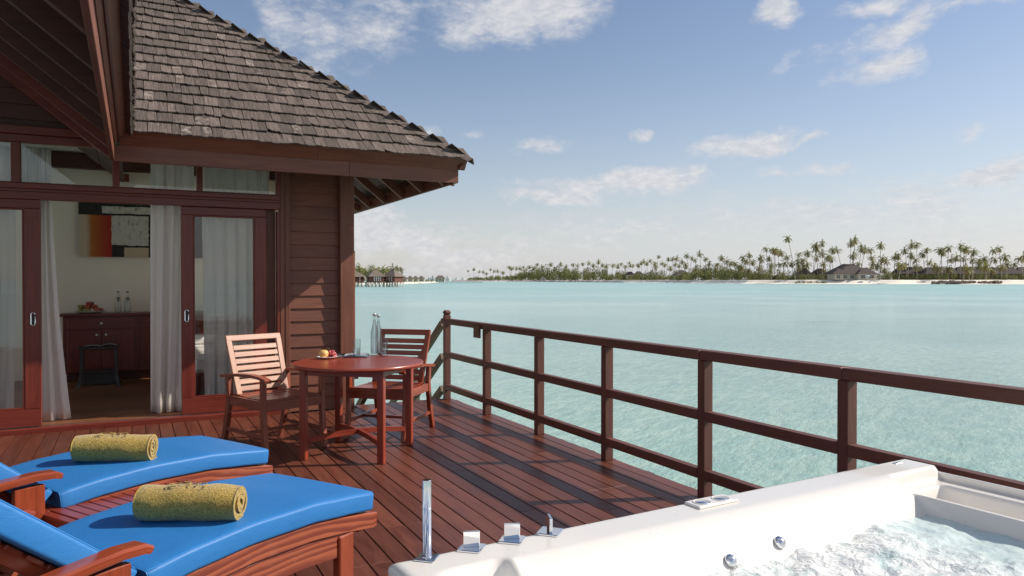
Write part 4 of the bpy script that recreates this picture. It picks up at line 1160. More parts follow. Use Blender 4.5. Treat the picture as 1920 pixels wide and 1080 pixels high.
def lounger(label, foot, ang):
    """local +x runs from the foot towards the head (away), y across"""
    t = thing('sun_lounger', label, 'sun lounger', (foot[0], foot[1], 0), ang + pi, 'blue padded sun loungers on the deck')
    w = .70; th = .088
    path = [(x, 0, prof_z(x)) for x in [i * 1.14 / 30 for i in range(31)]]
    c1 = pad('seat_cushion', path, w, th, t, VINYL); seam('piping', path, w, c1)
    ba = rad(39.5)
    hx, hz = 1.175, .455
    bpth = [(hx + cos(ba) * s_ - .0, 0, hz + sin(ba) * s_) for s_ in [i * .80 / 14 for i in range(15)]]
    c2 = pad('back_cushion', bpth, w - .03, th, t, VINYL); seam('piping', bpth, w - .03, c2)
    for s_ in (-1, 1):
        y = s_ * .315
        # arched side rail following the pad, round ended
        pts = [(-.02, y, .285), (0.0, y, .288), (.18, y, .318), (.37, y, .340), (.70, y, .352), (1.0, y, .338), (1.3, y, .32), (1.9, y, .32)]
        sec = [(-.022, -.036), (.022, -.036), (.022, .030), (.016, .036), (-.016, .036), (-.022, .030)]
        sc_ = [1] * len(pts)
        pts2 = [(-.050, y, .283), (-.044, y, .2835)] + pts
        B().sweep(pts2, sec, side=(0, 1, 0), scale=[.55, .86] + [1] * len(pts)).obj('side_rail', FIGW, t)
        # apron with chamfered moulding
        ap = B(); ap.sweep([(.12, y * .985, .225), (.40, y * .985, .250), (.8, y * .985, .262), (1.2, y * .985, .245), (1.85, y * .985, .245)], [(-.015, -.055), (.015, -.055), (.015, .045), (.010, .052), (-.010, .052), (-.015, .045)], side=(0, 1, 0)); ap.obj('apron', FIGW, t)
        B().box((.165, y, .135), (.095, .045, .27), None, .006, 2).obj('leg', TEAK, t)
        B().box((1.62, y, .16), (.085, .045, .32), None, .006, 2).obj('leg', TEAK, t)
        # broad arm post and curved armrest
        ya = s_ * .362
        B().box((1.285, ya, .27), (.125, .034, .46), None, .004, 2).obj('arm_post', TEAK, t)
        B().box((1.80, ya, .25), (.09, .034, .42), None, .004, 2).obj('arm_post', TEAK, t)
        ar = [(1.150, ya, .512), (1.158, ya, .524), (1.185, ya, .536), (1.26, ya, .540), (1.36, ya, .533), (1.50, ya, .520), (1.68, ya, .506), (1.92, ya, .498)]
        sa = [(-.038, -.016), (.038, -.016), (.040, -.008), (.040, .008), (.030, .016), (-.030, .016), (-.040, .008), (-.040, -.008)]
        B().sweep(ar, sa, side=(0, 1, 0), scale=[.45, .85] + [1] * 6).obj('armrest', TEAK, t)
    B().box((.035, 0, .262), (.03, .60, .05), None, .004, 1).obj('foot_rail', TEAK, t)
    ss = B().box((0, 0, 0), (.060, .585, .016), None, .003, 1).mesh('slat', TEAK)
    for i in range(14):
        x = .10 + i * .078; link('slat', ss, t, loc=(x, 0, prof_z(x) - th - .012))
    for i in range(9):
        s2 = .07 + i * .078; o = link('slat', ss, t, mw=M.Translation((hx + cos(ba) * s2 + sin(ba) * (th + .012), 0, hz + sin(ba) * s2 - cos(ba) * (th + .012))) @ M.Rotation(-ba, 4, 'Y'))
    for s_ in (-1, 1):
        B().bar((hx + sin(ba) * (th + .03) + .02, s_ * .26, hz - cos(ba) * (th + .03) + .01), (hx + sin(ba) * (th + .03) + cos(ba) * .78, s_ * .26, hz - cos(ba) * (th + .03) + sin(ba) * .78), .03, .05).obj('back_frame', TEAK, t)
    return t
L1 = (.810, 3.690); A1_ = rad(33.0); lounger('nearer blue padded sun lounger, its foot end beside the hot tub', L1, A1_)
L2 = (.535, 4.845); A2_ = rad(28.5); lounger('farther blue padded sun lounger, nearer the villa doors', L2, A2_)

# low slatted table between the loungers
cs = rad(31)
sdt = thing('slatted_side_table', 'low dark red slatted table squeezed between the two sun loungers', 'side table', (-.04, 4.06, 0), cs)
B().box((-.33, 0, .32), (.04, .40, .09), None, .003).obj('end_rail', TABLEW, sdt); B().box((.33, 0, .32), (.04, .40, .09), None, .003).obj('end_rail', TABLEW, sdt)
for s_ in (-1, 1): B().box((0, s_ * .212, .32), (.70, .024, .09), None, .003).obj('side_rail', TABLEW, sdt)
sm_ = B().box((0, 0, 0), (.050, .395, .018), None, .003, 1).mesh('slat', TABLEW)
for i in range(11): link('slat', sm_, sdt, loc=(-.275 + i * .055, 0, .356))
for sx in (-1, 1):
    for sy in (-1, 1): B().box((sx * .32, sy * .175, .14), (.05, .05, .28), None, .004, 2).obj('leg', TABLEW, sdt)
B().box((-.351, 0, .15), (.02, .40, .24), None, .003).obj('end_panel', TABLEW, sdt)

# ------------------------------------------------------------------ rolled towels
def towel(label, c, ang, zc, L=.43, r=.077, seed=0):
    t = thing('rolled_towel', label, 'towel', (c[0], c[1], zc), ang, 'rolled mustard towels on the loungers')
    turns, th, n, mL = 3.6, .0155, 150, 46
    bb = B(); r0 = .010; k_ = (r - r0) / turns
    def dsp(x, y, z): return N.noise(V((x * 60, y * 60, z * 60 + seed))) * .0012 + N.noise(V((x * 9, y * 9, z * 9 + seed))) * .0075
    def P(u, side, x):
        a = u * turns * 2 * pi; rr = r0 + k_ * u * turns + side * th / 2
        a2 = a - turns * 2 * pi - rad(60)
        y, z = rr * cos(a2), rr * sin(a2)
        z *= .93
        sgx = abs(x) / (L / 2)
        pull = 1 - .035 * sgx ** 8
        q = V((x, y * pull, z * pull))
        if u > .68 or side < 0:
            d_ = dsp(x, y, z)
            q += V((0, y, z)).normalized() * d_
        q.x += .006 * N.noise(V((u * 9, 1.3, seed))) * sgx * (1 if x > 0 else -1) * 2
        return q
    rows_ = []
    for j in range(mL + 1):
        x = -L / 2 + L * j / mL; row = []
        for side in (1, -1):
            for i in range(n + 1):
                uu = i / n if side > 0 else 1 - i / n
                row.append(len(bb.v)); bb.v.append(tuple(P(uu, side, x)))
        rows_.append(row)
    m = len(rows_[0])
    for j in range(mL):
        for i in range(m):
            i2 = (i + 1) % m; bb.face([rows_[j][i], rows_[j][i2], rows_[j + 1][i2], rows_[j + 1][i]][::-1], [(0, 0)] * 4, True)
    for row, fl in ((rows_[0], False), (rows_[-1], True)):
        for i in range(n):
            f = [row[i], row[i + 1], row[m - 2 - i], row[m - 1 - i]]; bb.face(f[::-1] if not fl else f, [(0, 0)] * 4, False)
    roll = bb.obj('towel_roll', TERRY, t)
    # embossed curly motif on the top
    em = B()
    def onroll(s_, v):     # s along, v angle offset in metres
        a = rad(97) + v / r; y_, z_ = r * cos(a), r * sin(a) * .93; q = r + .0074 + dsp(s_, y_, z_); return V((s_, q * cos(a), q * sin(a) * .93))
    loops = [(-.050, .012, .014, 40, 330), (-.018, -.006, .017, -140, 170), (.020, .010, .015, 120, 400), (.052, .012, .020, 200, 430), (-.066, .016, .011, 0, 300)]
    for (cx, cy, rr, a0, a1) in loops:
        em.tube([onroll(cx + rr * cos(rad(a)) * (1 + .2 * i / 16), cy + rr * .8 * sin(rad(a))) for i, a in enumerate([a0 + (a1 - a0) * q / 16 for q in range(17)])], .0019, 6)
    em.obj('embossed_motif', TERRY, t)
    return t
towel('rolled mustard towel on the nearer lounger', (.200, 3.190), rad(-29), .470 + .072, .395, .074, 1)
towel('rolled mustard towel on the farther lounger', (-.090, 4.415), rad(-22), .470 + .072, .385, .074, 5)

# ------------------------------------------------------------------ hot tub
TSC = .90; TUB = V((.576, 1.829, .142)); TANG = rad(3.3)
tub = thing('hot_tub', 'white acrylic hot tub with chrome taps, brimming with churning water', 'hot tub', TUB, TANG); tub.scale = (TSC,) * 3
def ss(x, a, b_):
    t = min(1, max(0, (x - a) / (b_ - a))); return t * t * (3 - 2 * t)
UL, VL = 2.46, 1.95
def tubz(u, v):
    z = .62
    # cusped left seat bay
    wall_r = ss(v, .145, .56) * .40 + ss(v, .30, .9) * .12
    wall_l = ss(v, .135, .26) * .30 + ss(v, .2, .5) * .12
    lb = ss(u, .285 - .02 - .20 * max(0, v - .135), .305)         # left of the buttress -> right of it
    ridge = .02 * exp(-((u - .30) / .03) ** 2) * ss(v, .135, .2)
    body = wall_l * (1 - lb) + wall_r * lb - ridge
    side = ss(u, .075, .19)
    body *= side
    far = 1 - ss(v, VL - .25, VL - .12); body *= max(far, 0)
    right = ss(u, 2.142, 2.128)
    if u < 2.142: zz = z - body * (1 if u < 2.128 else max(0, (2.142 - u) / .014))
    else: zz = z
    if u >= 2.128 and v > .150:
        # tray side: lip, trough, low rim
        low = .058 * ss(v, .150, .185)
        zz = z - low
        if 2.162 < u < 2.372:
            tr = ss(v, .215, .250) * ss(u, 2.162, 2.180) * (1 - ss(u, 2.352, 2.372))
            zz -= tr * .085
        if u < 2.142: zz = min(zz, z - body * 1.0 if (2.142 - u) > .007 else zz)
    # round outer edge
    e = min(u, UL - u, v, VL - v); rr = .030
    if e < rr: zz -= rr - sqrt(max(0, rr * rr - (rr - e) ** 2))
    return zz
us = sorted(set([0, .002, .006, .012, .02, .03] + [.04 + .0115 * i for i in range(181)] + [2.128, 2.131, 2.135, 2.138, 2.142, 2.15, 2.158, 2.165, 2.172, 2.18, 2.20, 2.24, 2.30, 2.34, 2.352, 2.36, 2.366, 2.372, 2.39, 2.41, UL - .03, UL - .02, UL - .012, UL - .006, UL - .002, UL]))
us = [u for u in us if u <= UL]
vs = [0, .002, .006, .012, .02, .03] + [.04 + .01 * i for i in range(int((VL - .08) / .01))] + [VL - .03, VL - .02, VL - .012, VL - .006, VL - .002, VL]
sb = B()
for v in vs:
    for u in us: sb.v.append((u, -v, tubz(u, v)))
nu = len(us)
for j in range(len(vs) - 1):
    for i in range(nu - 1):
        q = j * nu + i; sb.face([q, q + nu, q + nu + 1, q + 1], [(0, 0)] * 4, True)
sb.obj('shell', ACRYL, tub)
B().box((UL / 2, -.008, .222), (UL - .002, .012, .741), None, .002).obj('side_panel', ACRYL, tub)
B().box((.007, -VL / 2, .222), (.012, VL - .03, .741), None, .002).obj('side_panel', ACRYL, tub)
B().box((UL - .007, -VL / 2, .222), (.012, VL - .03, .741), None, .002).obj('side_panel', ACRYL, tub)
B().box((UL / 2, -VL + .007, .222), (UL - .04, .012, .741), None, .002).obj('side_panel', ACRYL, tub)
def wall_v(u, z, v0=.14, v1=1.0):
    v = v0
    while v < v1 and tubz(u, v) > z: v += .002
    return v
# chrome spout and square valves on the far rim
sp = B(); sp.box((0, 0, .003), (.060, .060, .006), None, .002); sp.lathe([(.016, .0055), (.0128, .009), (.0128, .009), (.0128, .2255), (.0125, .2270), (.0125, .2270), (.001, .227)], n=28)
o = sp.obj('shower_wand', CHROME, tub); o.location = (.106, -.028 - .008, .6198); o.rotation_euler = (0, 0, rad(45))
rg = B().lathe([(.0130, 0), (.0133, .0006), (.0130, .0014)], n=28).obj('wand_collar', STEEL, o); rg.location = (0, 0, .145)
for (px_, turn) in ((.2515, -2), (.391, -2), (.530, 62)):
    vb_ = B().box((0, 0, .003), (.070, .070, .008), M.Rotation(rad(0), 3, 'Z'), .002).obj('valve_plate', CHROME, tub)
    vb_.location = (px_, -.020 - .012, .6198); vb_.rotation_euler = (0, 0, rad(45 if turn < 0 else 40))
    hv_ = B().box((0, 0, .030), (.050, .010, .046), None, .0015).obj('valve_handle', CHROME, vb_)
    hv_.rotation_euler = (0, 0, rad(turn - 45 - 25 + 0) if turn < 0 else rad(turn - 45 + 10))
# cup holder block
ch = B(); ch.box((0, 0, .005), (.190, .078, .010), None, .003); co = ch.obj('cup_holder', ACRYL, tub); co.location = (1.205, -.062, .6195); co.rotation_euler = (0, 0, rad(0))
for s_ in (-1, 1):
    r2 = B().lathe([(.034, .0102), (.0335, .0120), (.031, .0124), (.029, .0105), (.001, .0102)], n=32).obj('cup_ring', ACRYL, co); r2.location = (s_ * .046, 0, 0)
    B().lathe([(.001, .0106), (.026, .0108), (.026, .0112), (.001, .0115)], n=28).obj('cup_mirror', CHROME, co).location = (s_ * .046 + .001, 0, 0)
# maker's plate on the corner block
B().box((2.335, -.052, .6212), (.05, .018, .002), None, .0005).obj('maker_plate', STEEL, tub)
jm = B().lathe([(.021, 0), (.0225, .004), (.0215, .010), (.0165, .0165), (.009, .0205), (.001, .0215)], n=24).mesh('jet_nozzle', CHROME)
for (u_, z_) in ((1.060, .513), (1.305, .528)):
    v_ = wall_v(u_, z_); d1 = tubz(u_, v_ + .01) - tubz(u_, v_ - .01)
    nrm = V((0, d1 / .02, 1)).normalized(); nrm = V((0, -abs(nrm.y), nrm.z)).normalized()
    qz = nrm.to_track_quat('Z', 'Y').to_matrix().to_4x4()
    link('jet_nozzle', jm, tub, mw=M.Translation((u_, -v_, tubz(u_, v_) - .002)) @ qz)
# water: choppy surface
wt = B(); nx_, ny_ = 330, 290
def wz(u, v):
    a = N.fractal(V((u * 4.5, v * 4.5, .3)), 1.0, 2.1, 4)
    c_ = N.noise(V((u * 48, v * 48, 5.3)))
    agit = .35 + .65 * (1 - ss(u + .25 * N.noise(V((u * 3, v * 3, 0))), 1.75, 2.12))
    d_ = N.noise(V((u * 24, v * 24, 7.7)))
    return .495 + agit * (a * .020 + N.noise(V((u * 12, v * 12, 3.1))) * .012 + d_ * .006 + c_ * .003)
for j in range(ny_ + 1):
    v = .14 + (VL - .26) * j / ny_
    for i in range(nx_ + 1):
        u = .08 + 2.056 * i / nx_; wt.v.append((u, -v, wz(u, v)))
for j in range(ny_):
    for i in range(nx_):
        q = j * (nx_ + 1) + i; wt.face([q, q + nx_ + 1, q + nx_ + 2, q + 1], [(0, 0)] * 4, True)
w_o = wt.obj('tub_water', TUBW); w_o.scale = (TSC,) * 3; w_o.location = TUB; w_o.rotation_euler = (0, 0, TANG); w_o['kind'] = 'stuff'; w_o['label'] = 'churning foamy water filling the white hot tub'
rr_ = random.Random(8)
ico = bmesh.new(); bmesh.ops.create_icosphere(ico, subdivisions=1, radius=1.0); iv = [tuple(v.co) for v in ico.verts]; if_ = [[v.index for v in f.verts] for f in ico.faces]; ico.free()
def ball(b2, c, r, sq=1.0):
    i0 = len(b2.v)
    for p in iv: b2.v.append((c[0] + p[0] * r, c[1] + p[1] * r, c[2] + p[2] * r * sq))
    for f in if_: b2.face([i0 + k for k in f], [(0, 0)] * 3, True)
# bed added out of view by the side window, white to reflect sun indoors
bd = thing('bed', 'unseen low bed with white linen added to bounce sunlight into the room', 'bed', (1.30, 10.2, .052))
B().box((0, 0, .16), (1.45, 2.1, .28), None, .01).obj('bounce_bed_base', UNDERW, bd); B().box((0, 0, .40), (1.40, 2.05, .20), None, .04).obj('bounce_mattress', PORCELAIN, bd)
for s_ in (-1, 1): B().box((.0 + s_ * .34, .78, .56), (.60, .38, .13), None, .05).obj('bounce_pillow', PORCELAIN, bd)


# ------------------------------------------------------------------ the islands across the lagoon
G1 = 1.75                                   # level of the island behind the beach
def zpx(py, D): return EYE + (525.4 - py) / FOC * D
def interp(tab, x):
    if x <= tab[0][0]: return tab[0][1]
    for (a, va), (b_, vb_) in zip(tab, tab[1:]):
        if x <= b_: return va + (vb_ - va) * (x - a) / (b_ - a)
    return tab[-1][1]
SHORE = [(850, 1700), (880, 1500), (960, 1250), (1050, 1080), (1130, 940), (1200, 820), (1300, 640), (1400, 545), (1500, 500), (1620, 480), (1740, 468), (1920, 455), (2300, 440), (2900, 430)]
def island(name, shore, mat_sand, x0, x1, step, prof, groundname):
    """beach ribbon: prof = [(metres behind the waterline, z)]"""
    bb = B(); cols = []; x = x0
    while x <= x1:
        D = interp(shore, x); D *= 1 + .012 * N.noise(V((x * .02, 0, 0))); col = []
        for k_, (dd, z) in enumerate(prof):
            X, Y = at(x, D + dd * (D / 500) ** .5)
            zz = z + (.18 * N.noise(V((x * .05, dd * .1, 3))) if 0 < k_ else 0)
            bb.v.append((X, Y, zz)); col.append(len(bb.v) - 1)
        cols.append(col); x += step
    for a, c in zip(cols, cols[1:]):
        for i in range(len(prof) - 1): bb.face([a[i], c[i], c[i + 1], a[i + 1]], [(0, 0)] * 4, True)
    return bb
pr_b = [(-6, Z0 - .4), (0, Z0 - .02), (5, -.75), (11, -.35), (13.5, -.25), (16, 1.1), (19, 1.45), (27, G1 - .1), (40, G1)]
island('beach', SHORE, SAND, 850, 2900, 8, pr_b, None).obj('beach', SAND, kind='structure')
island('island_ground', SHORE, ISLG, 850, 2900, 20, [(38, G1 + .02), (80, G1 + .3), (170, G1 + .5), (240, Z0 - .5)], None).obj('island_ground', ISLG, kind='structure')
LSH = [(300, 330), (640, 420), (760, 520), (800, 640), (822, 800)]
island('left_beach', LSH, SAND, 300, 822, 6, [(-6, Z0 - .4), (0, Z0 - .02), (10, -.5), (22, .1), (60, .5), (160, .3), (260, Z0 - .6)], None).obj('spit_beach', SAND, kind='structure')

# palms: trunk of its own height, crown shared
def crown_mesh(seed, nf, L, mats=(PALMG, PALMY)):
    r = random.Random(seed); bb = B(); mi = []
    wind = V((-.55, .2, 0))
    for f in range(nf):
        az = 2 * pi * (f * .381966 * 1.0) + r.uniform(-.2, .2); t_ = f / nf
        e0 = rad(78 - 118 * t_ + r.uniform(-10, 10)); ln = L * r.uniform(.85, 1.1) * (.8 + .4 * sin(pi * min(1, t_ + .25)))
        p = V((0, 0, 0)); d = V((cos(az) * cos(e0), sin(az) * cos(e0), sin(e0))); pts = [p.copy()]; ns = 7
        for s_ in range(ns):
            d = (d + V((0, 0, -.20 - .05 * s_)) + wind * .07).normalized(); p = p + d * ln / ns; pts.append(p.copy())
        dry = t_ > .78 or r.random() < .08
        for s_ in range(ns):
            a, b_ = pts[s_], pts[s_ + 1]; tn = (b_ - a).normalized(); sd = tn.cross(V((0, 0, 1))); sd = sd.normalized() if sd.length > .05 else V((1, 0, 0))
            wl = ln * .23 * (1 - abs(s_ - 3.0) / 6.2)
            for sg in (-1, 1):
                for h in (0, .5):
                    q = a + (b_ - a) * h; q2 = a + (b_ - a) * (h + .46)
                    tip = q + sd * sg * wl * r.uniform(.75, 1.1) + tn * wl * .55 + V((0, 0, -wl * r.uniform(.25, .75)))
                    bb.quad([q, q2, tip + tn * wl * .08, tip]); mi.append(1 if dry else 0)
    i0 = len(bb.f)
    for i in range(5):
        a = 2 * pi * i / 5; bb.lathe([(.02, -.2), (.14, -.12), (.15, 0), (.02, .12)], (.22 * cos(a), .22 * sin(a), -.3), 6); 
    mi += [1] * (len(bb.f) - i0)
    me = bb.mesh('palm_crown', mats[0]); me.materials.append(mats[1]); me.polygons.foreach_set('material_index', mi)
    return me
CR = [crown_mesh(s_, nf, 3.6) for s_, nf in ((1, 17), (2, 20), (3, 15), (4, 19), (5, 22))]
def palm(px, ytop, D=None, lean=None, label=None, group=None, base_z=None, size=1.0, jit=True):
    if D is None: D = interp(SHORE, px) + RNG.uniform(26, 75) * (1 if px > 1280 else 1.6)
    X, Y = at(px, D); zt = zpx(ytop, D)
    gz_ = G1 + .1 if base_z is None else base_z
    cs_ = 1.2 * size * RNG.uniform(.82, 1.12); zc = zt - 1.9 * cs_       # crown centre
    lean = RNG.uniform(-.16, .16) if lean is None else lean
    lx = lean * (zc - gz_); rr = (cos(YAW), -sin(YAW))
    t = thing('palm_tree', label, 'palm tree', (X - rr[0] * lx, Y - rr[1] * lx, gz_ - .3), 0, group)
    H = zc - gz_ + .3; pts = []; ly = RNG.uniform(-.06, .06) * H; bow = RNG.uniform(-.5, .5)
    for i in range(8):
        s_ = i / 7; e = s_ ** 1.6
        pts.append((rr[0] * (lx * e + bow * sin(pi * s_)), rr[1] * (lx * e + bow * sin(pi * s_)) + ly * e, H * s_))
    B().tube(pts, .24 * size, 6, scale=[1.5, 1.05, .95, .9, .82, .76, .7, .66]).obj('trunk', BARK, t)
    o = link('crown', CR[RNG.randrange(5)], t, loc=pts[-1]); o.rotation_euler = (RNG.uniform(-.12, .12), RNG.uniform(-.12, .12), RNG.uniform(0, 6.28)); o.scale = (cs_,) * 3
    return t
gR = 'coconut palms standing over the long dark roofs at the right of the island'
gM = 'coconut palms round the large dark-roofed house on the island'
gL = 'coconut palms in the dense stretch left of the island houses'
gF = 'small far coconut palms on the thin left end of the island'
lR = 'coconut palm over the long dark roofs behind the right-hand beach'
lM = 'coconut palm round the large dark-roofed beach house'
lL = 'coconut palm in the dense stretch of trees left of the beach houses'
lF = 'small far coconut palm on the thin left end of the island'
palm(1479, 442, 520, -.16, 'tallest coconut palm of the island, its bare curved trunk left of the large roof')
palm(1718, 453, 500, -.02, 'tall coconut palm with a straight pale trunk at the beach edge before the long roofs')
palm(1599, 446, 560, .02, 'tall full-crowned coconut palm directly above the ridge of the large dark roof')
palm(878, 506, 1530, -.1, 'last leaning coconut palm at the far left tip of the island')
for x, y in [(1437, 462), (1448, 465), (1453, 463), (1459, 467), (1466, 469), (1474, 477), (1498, 472), (1505, 482), (1515, 469), (1526, 455), (1533, 459), (1542, 452), (1540, 469), (1551, 475), (1558, 480), (1564, 463), (1572, 464), (1594, 451), (1602, 472), (1616, 460), (1622, 464), (1633, 464), (1636, 478), (1653, 454), (1652, 479), (1514, 490), (1496, 487), (1486, 490), (1470, 488), (1440, 480), (1530, 478), (1610, 490), (1645, 492), (1662, 484), (1445, 492), (1460, 492), (1505, 494)]:
    palm(x, y, label=lM, group=gM)
for x, y in [(1678, 475), (1686, 489), (1685, 476), (1695, 465), (1698, 492), (1710, 454), (1706, 474), (1716, 482), (1729, 471), (1737, 464), (1742, 487), (1761, 463), (1767, 469), (1776, 460), (1782, 482), (1795, 477), (1801, 456), (1807, 461), (1812, 462), (1807, 480), (1822, 482), (1827, 467), (1835, 484), (1844, 480), (1850, 487), (1860, 465), (1867, 480), (1876, 461), (1885, 476), (1888, 490), (1902, 490), (1914, 479), (1919, 475), (1930, 470), (1945, 478), (1960, 466), (1985, 472)]:
    palm(x, y, label=lR, group=gR)
for x, y in [(1197, 495), (1203, 490), (1208, 487), (1214, 491), (1220, 485), (1228, 490), (1235, 478), (1242, 490), (1247, 493), (1252, 483), (1260, 482), (1270, 480), (1265, 492), (1280, 487), (1289, 475), (1298, 480), (1304, 484), (1312, 472), (1322, 481), (1330, 490), (1352, 479), (1363, 485), (1370, 488), (1380, 490), (1395, 478), (1400, 484), (1405, 474), (1412, 486), (1425, 477), (1428, 484), (1345, 492), (1286, 492), (1180, 490), (1187, 495), (1172, 496), (1165, 492)]:
    palm(x, y, label=lL, group=gL)
for x, y in [(889, 502), (899, 507), (906, 507), (912, 510), (919, 503), (926, 506), (933, 506), (943, 508), (955, 498), (958, 502), (962, 500), (968, 501), (975, 500), (981, 498), (987, 502), (993, 497), (1000, 500), (1008, 493), (1016, 497), (1033, 492), (1052, 492), (1062, 497), (1075, 493), (1083, 495), (1093, 492), (1103, 490), (1112, 494), (1122, 488), (1130, 494), (1138, 495), (1150, 493), (1158, 496)]:
    palm(x, y, label=lF, group=gF, size=1.25)

for i in range(15):
    palm(RNG.uniform(1436, 1660), RNG.uniform(489, 503), interp(SHORE, 1550) + RNG.uniform(30, 60), label=lM, group=gM)
for i in range(12):
    palm(RNG.uniform(1662, 1940), RNG.uniform(490, 502), interp(SHORE, 1800) + RNG.uniform(20, 60), label=lR, group=gR)
for i in range(12):
    palm(RNG.uniform(1180, 1435), RNG.uniform(490, 503), label=lL, group=gL)
# broad trees and shrubs made of leaf clumps
def bush_mesh(name, seed, n, mat, leaf, squash=.8, clumps=9):
    r = random.Random(seed); bb = B(); cl = []
    for i in range(clumps):
        a = r.uniform(0, 6.28); q = sqrt(r.random()) * .72; z = r.uniform(.12, .85) * squash
        cl.append((V((q * cos(a), q * sin(a), z * (1 - .45 * q))), r.uniform(.22, .42)))
    for _ in range(n):
        c, rad_ = r.choice(cl); d = V((r.gauss(0, 1), r.gauss(0, 1), r.gauss(0, 1))).normalized() * rad_ * r.uniform(.55, 1.0)
        p = c + d
        if p.z < 0: p.z = -p.z * .4
        nrm = (d + V((r.gauss(0, .5), r.gauss(0, .5), r.gauss(0, .5)))).normalized()
        t1 = nrm.orthogonal().normalized(); t1 = M.Rotation(r.uniform(0, 6.28), 3, nrm) @ t1; t2 = nrm.cross(t1); s_ = leaf * r.uniform(.6, 1.3)
        bb.quad([p - t1 * s_, p + t2 * s_ * .45, p + t1 * s_, p - t2 * s_ * .45])
    return bb.mesh(name, mat)
BM = [bush_mesh('foliage', s_, 420, BUSHG, .085) for s_ in range(4)]
HM = [bush_mesh('foliage', 20 + s_, 320, HEDGEG, .08, .75) for s_ in range(3)]
CM = [bush_mesh('crown', 40 + s_, 620, BUSHD, .070, 1.25, 15) for s_ in range(4)]
def bush(px, ytop, wpx, D, mesh_, label, group, base_z=G1, name='shrub', cat='shrub'):
    X, Y = at(px, D); h = zpx(ytop, D) - base_z; w = wpx / 2 / FOC * D
    t = thing(name, label, cat, (X, Y, base_z - .1), RNG.uniform(0, 6.28), group)
    o = link('foliage', mesh_, t); o.scale = (w, w, max(h, .5) / .85 * RNG.uniform(.92, 1.08))
    st_ = B(); 
    for i in range(3): st_.tube([(0, 0, 0), (RNG.uniform(-.3, .3) * w, RNG.uniform(-.3, .3) * w, h * .55)], .07, 5)
    st_.obj('stems', BARK2, t)
    return t
def tree(px, ytop, wpx, D, label, group, base_z=G1):
    X, Y = at(px, D); h = zpx(ytop, D) - base_z; w = wpx / 2 / FOC * D
    t = thing('casuarina_tree', label, 'tree', (X, Y, base_z - .1), RNG.uniform(0, 6.28), group)
    o = link('crown', RNG.choice(CM), t, loc=(0, 0, h * .18)); o.scale = (w, w, h * .82 / 1.25)
    tk = B(); tk.tube([(0, 0, 0), (.1, .05, h * .4), (.0, .1, h * .85)], .22, 6, scale=[1.3, 1, .4])
    for i in range(4):
        a = RNG.uniform(0, 6.28); z_ = h * RNG.uniform(.3, .6); tk.tube([(.05, .05, z_), (cos(a) * w * .6, sin(a) * w * .6, z_ + h * .22)], .08, 5)
    tk.obj('trunk', BARK2, t); return t
TOP = [(880, 518), (905, 517), (950, 516), (968, 510), (990, 506), (1010, 503), (1040, 505), (1080, 506), (1110, 507), (1150, 510), (1200, 510), (1250, 513), (1285, 512), (1300, 505), (1340, 501), (1380, 503), (1410, 508), (1440, 512), (1500, 515), (1640, 514), (1700, 514), (1920, 514), (2400, 512)]
x = 884
while x < 1500:
    for k_ in range(2):
        D = interp(SHORE, x) + 32 + 22 * k_; wq = RNG.uniform(13, 26) if x < 1280 else RNG.uniform(20, 40)
        bush(x + RNG.uniform(-4, 4), interp(TOP, x) + RNG.uniform(-3, 3) + (3 if k_ == 0 else 0), wq, D, RNG.choice(BM), 'rounded green shrub in the belt behind the long left stretch of beach', 'shrubs behind the left stretch of beach')
    x += 9 if x < 1280 else 11
x = 1492
while x < 2080:
    if not (1560 < x < 1640): bush(x + RNG.uniform(-3, 3), RNG.uniform(510.5, 514), RNG.uniform(15, 24), interp(SHORE, x) + RNG.uniform(29, 34), RNG.choice(HM), 'bright green hedge bush along the top of the right-hand beach', 'hedge bushes along the top of the right-hand beach')
    x += 9.5
for x in (1562, 1572, 1582, 1592): bush(x, 514.5, 13, interp(SHORE, x) + 29, RNG.choice(HM), 'yellowish hedge bush in front of the large dark-roofed house', 'hedge bushes in front of the large house')
for x, y, w_ in [(1008, 492, 34), (1025, 494, 34), (1043, 492, 32), (1058, 495, 30), (1075, 496, 30), (1100, 496, 34), (1125, 494, 34), (985, 499, 26), (1318, 490, 44), (1338, 488, 44), (1300, 496, 34), (1358, 493, 40), (1385, 491, 42), (1402, 496, 36), (1425, 497, 36), (1268, 500, 30), (1220, 500, 34), (1240, 502, 30), (1165, 502, 30)]:
    tree(x, y, w_, interp(SHORE, x) + RNG.uniform(58, 95), 'broad feathery dark tree rising above the shrub belt left of the beach houses', 'broad trees above the shrub belt')
for x, y, w_ in [(1745, 497, 50), (1775, 496, 55), (1700, 500, 40), (1810, 500, 40), (1660, 502, 40), (1860, 502, 50), (1900, 500, 40), (1950, 498, 60), (1585, 494, 26), (1560, 499, 30), (1500, 500, 34), (1470, 500, 34)]:
    tree(x, y, w_, interp(SHORE, x) + RNG.uniform(115, 150), 'low olive green tree showing above the dark roofs behind the right-hand beach', 'trees behind the dark roofs')
# dark low clump on the beach
for i, x in enumerate([1497, 1505, 1514, 1523, 1531, 1540, 1546]):
    bush(x, 526.0, 15, interp(SHORE, x) + 7, RNG.choice(HM), 'low creeping shrub of the dark green patch on the sand left of the large house', 'creeping shrubs on the sand', base_z=-.75)

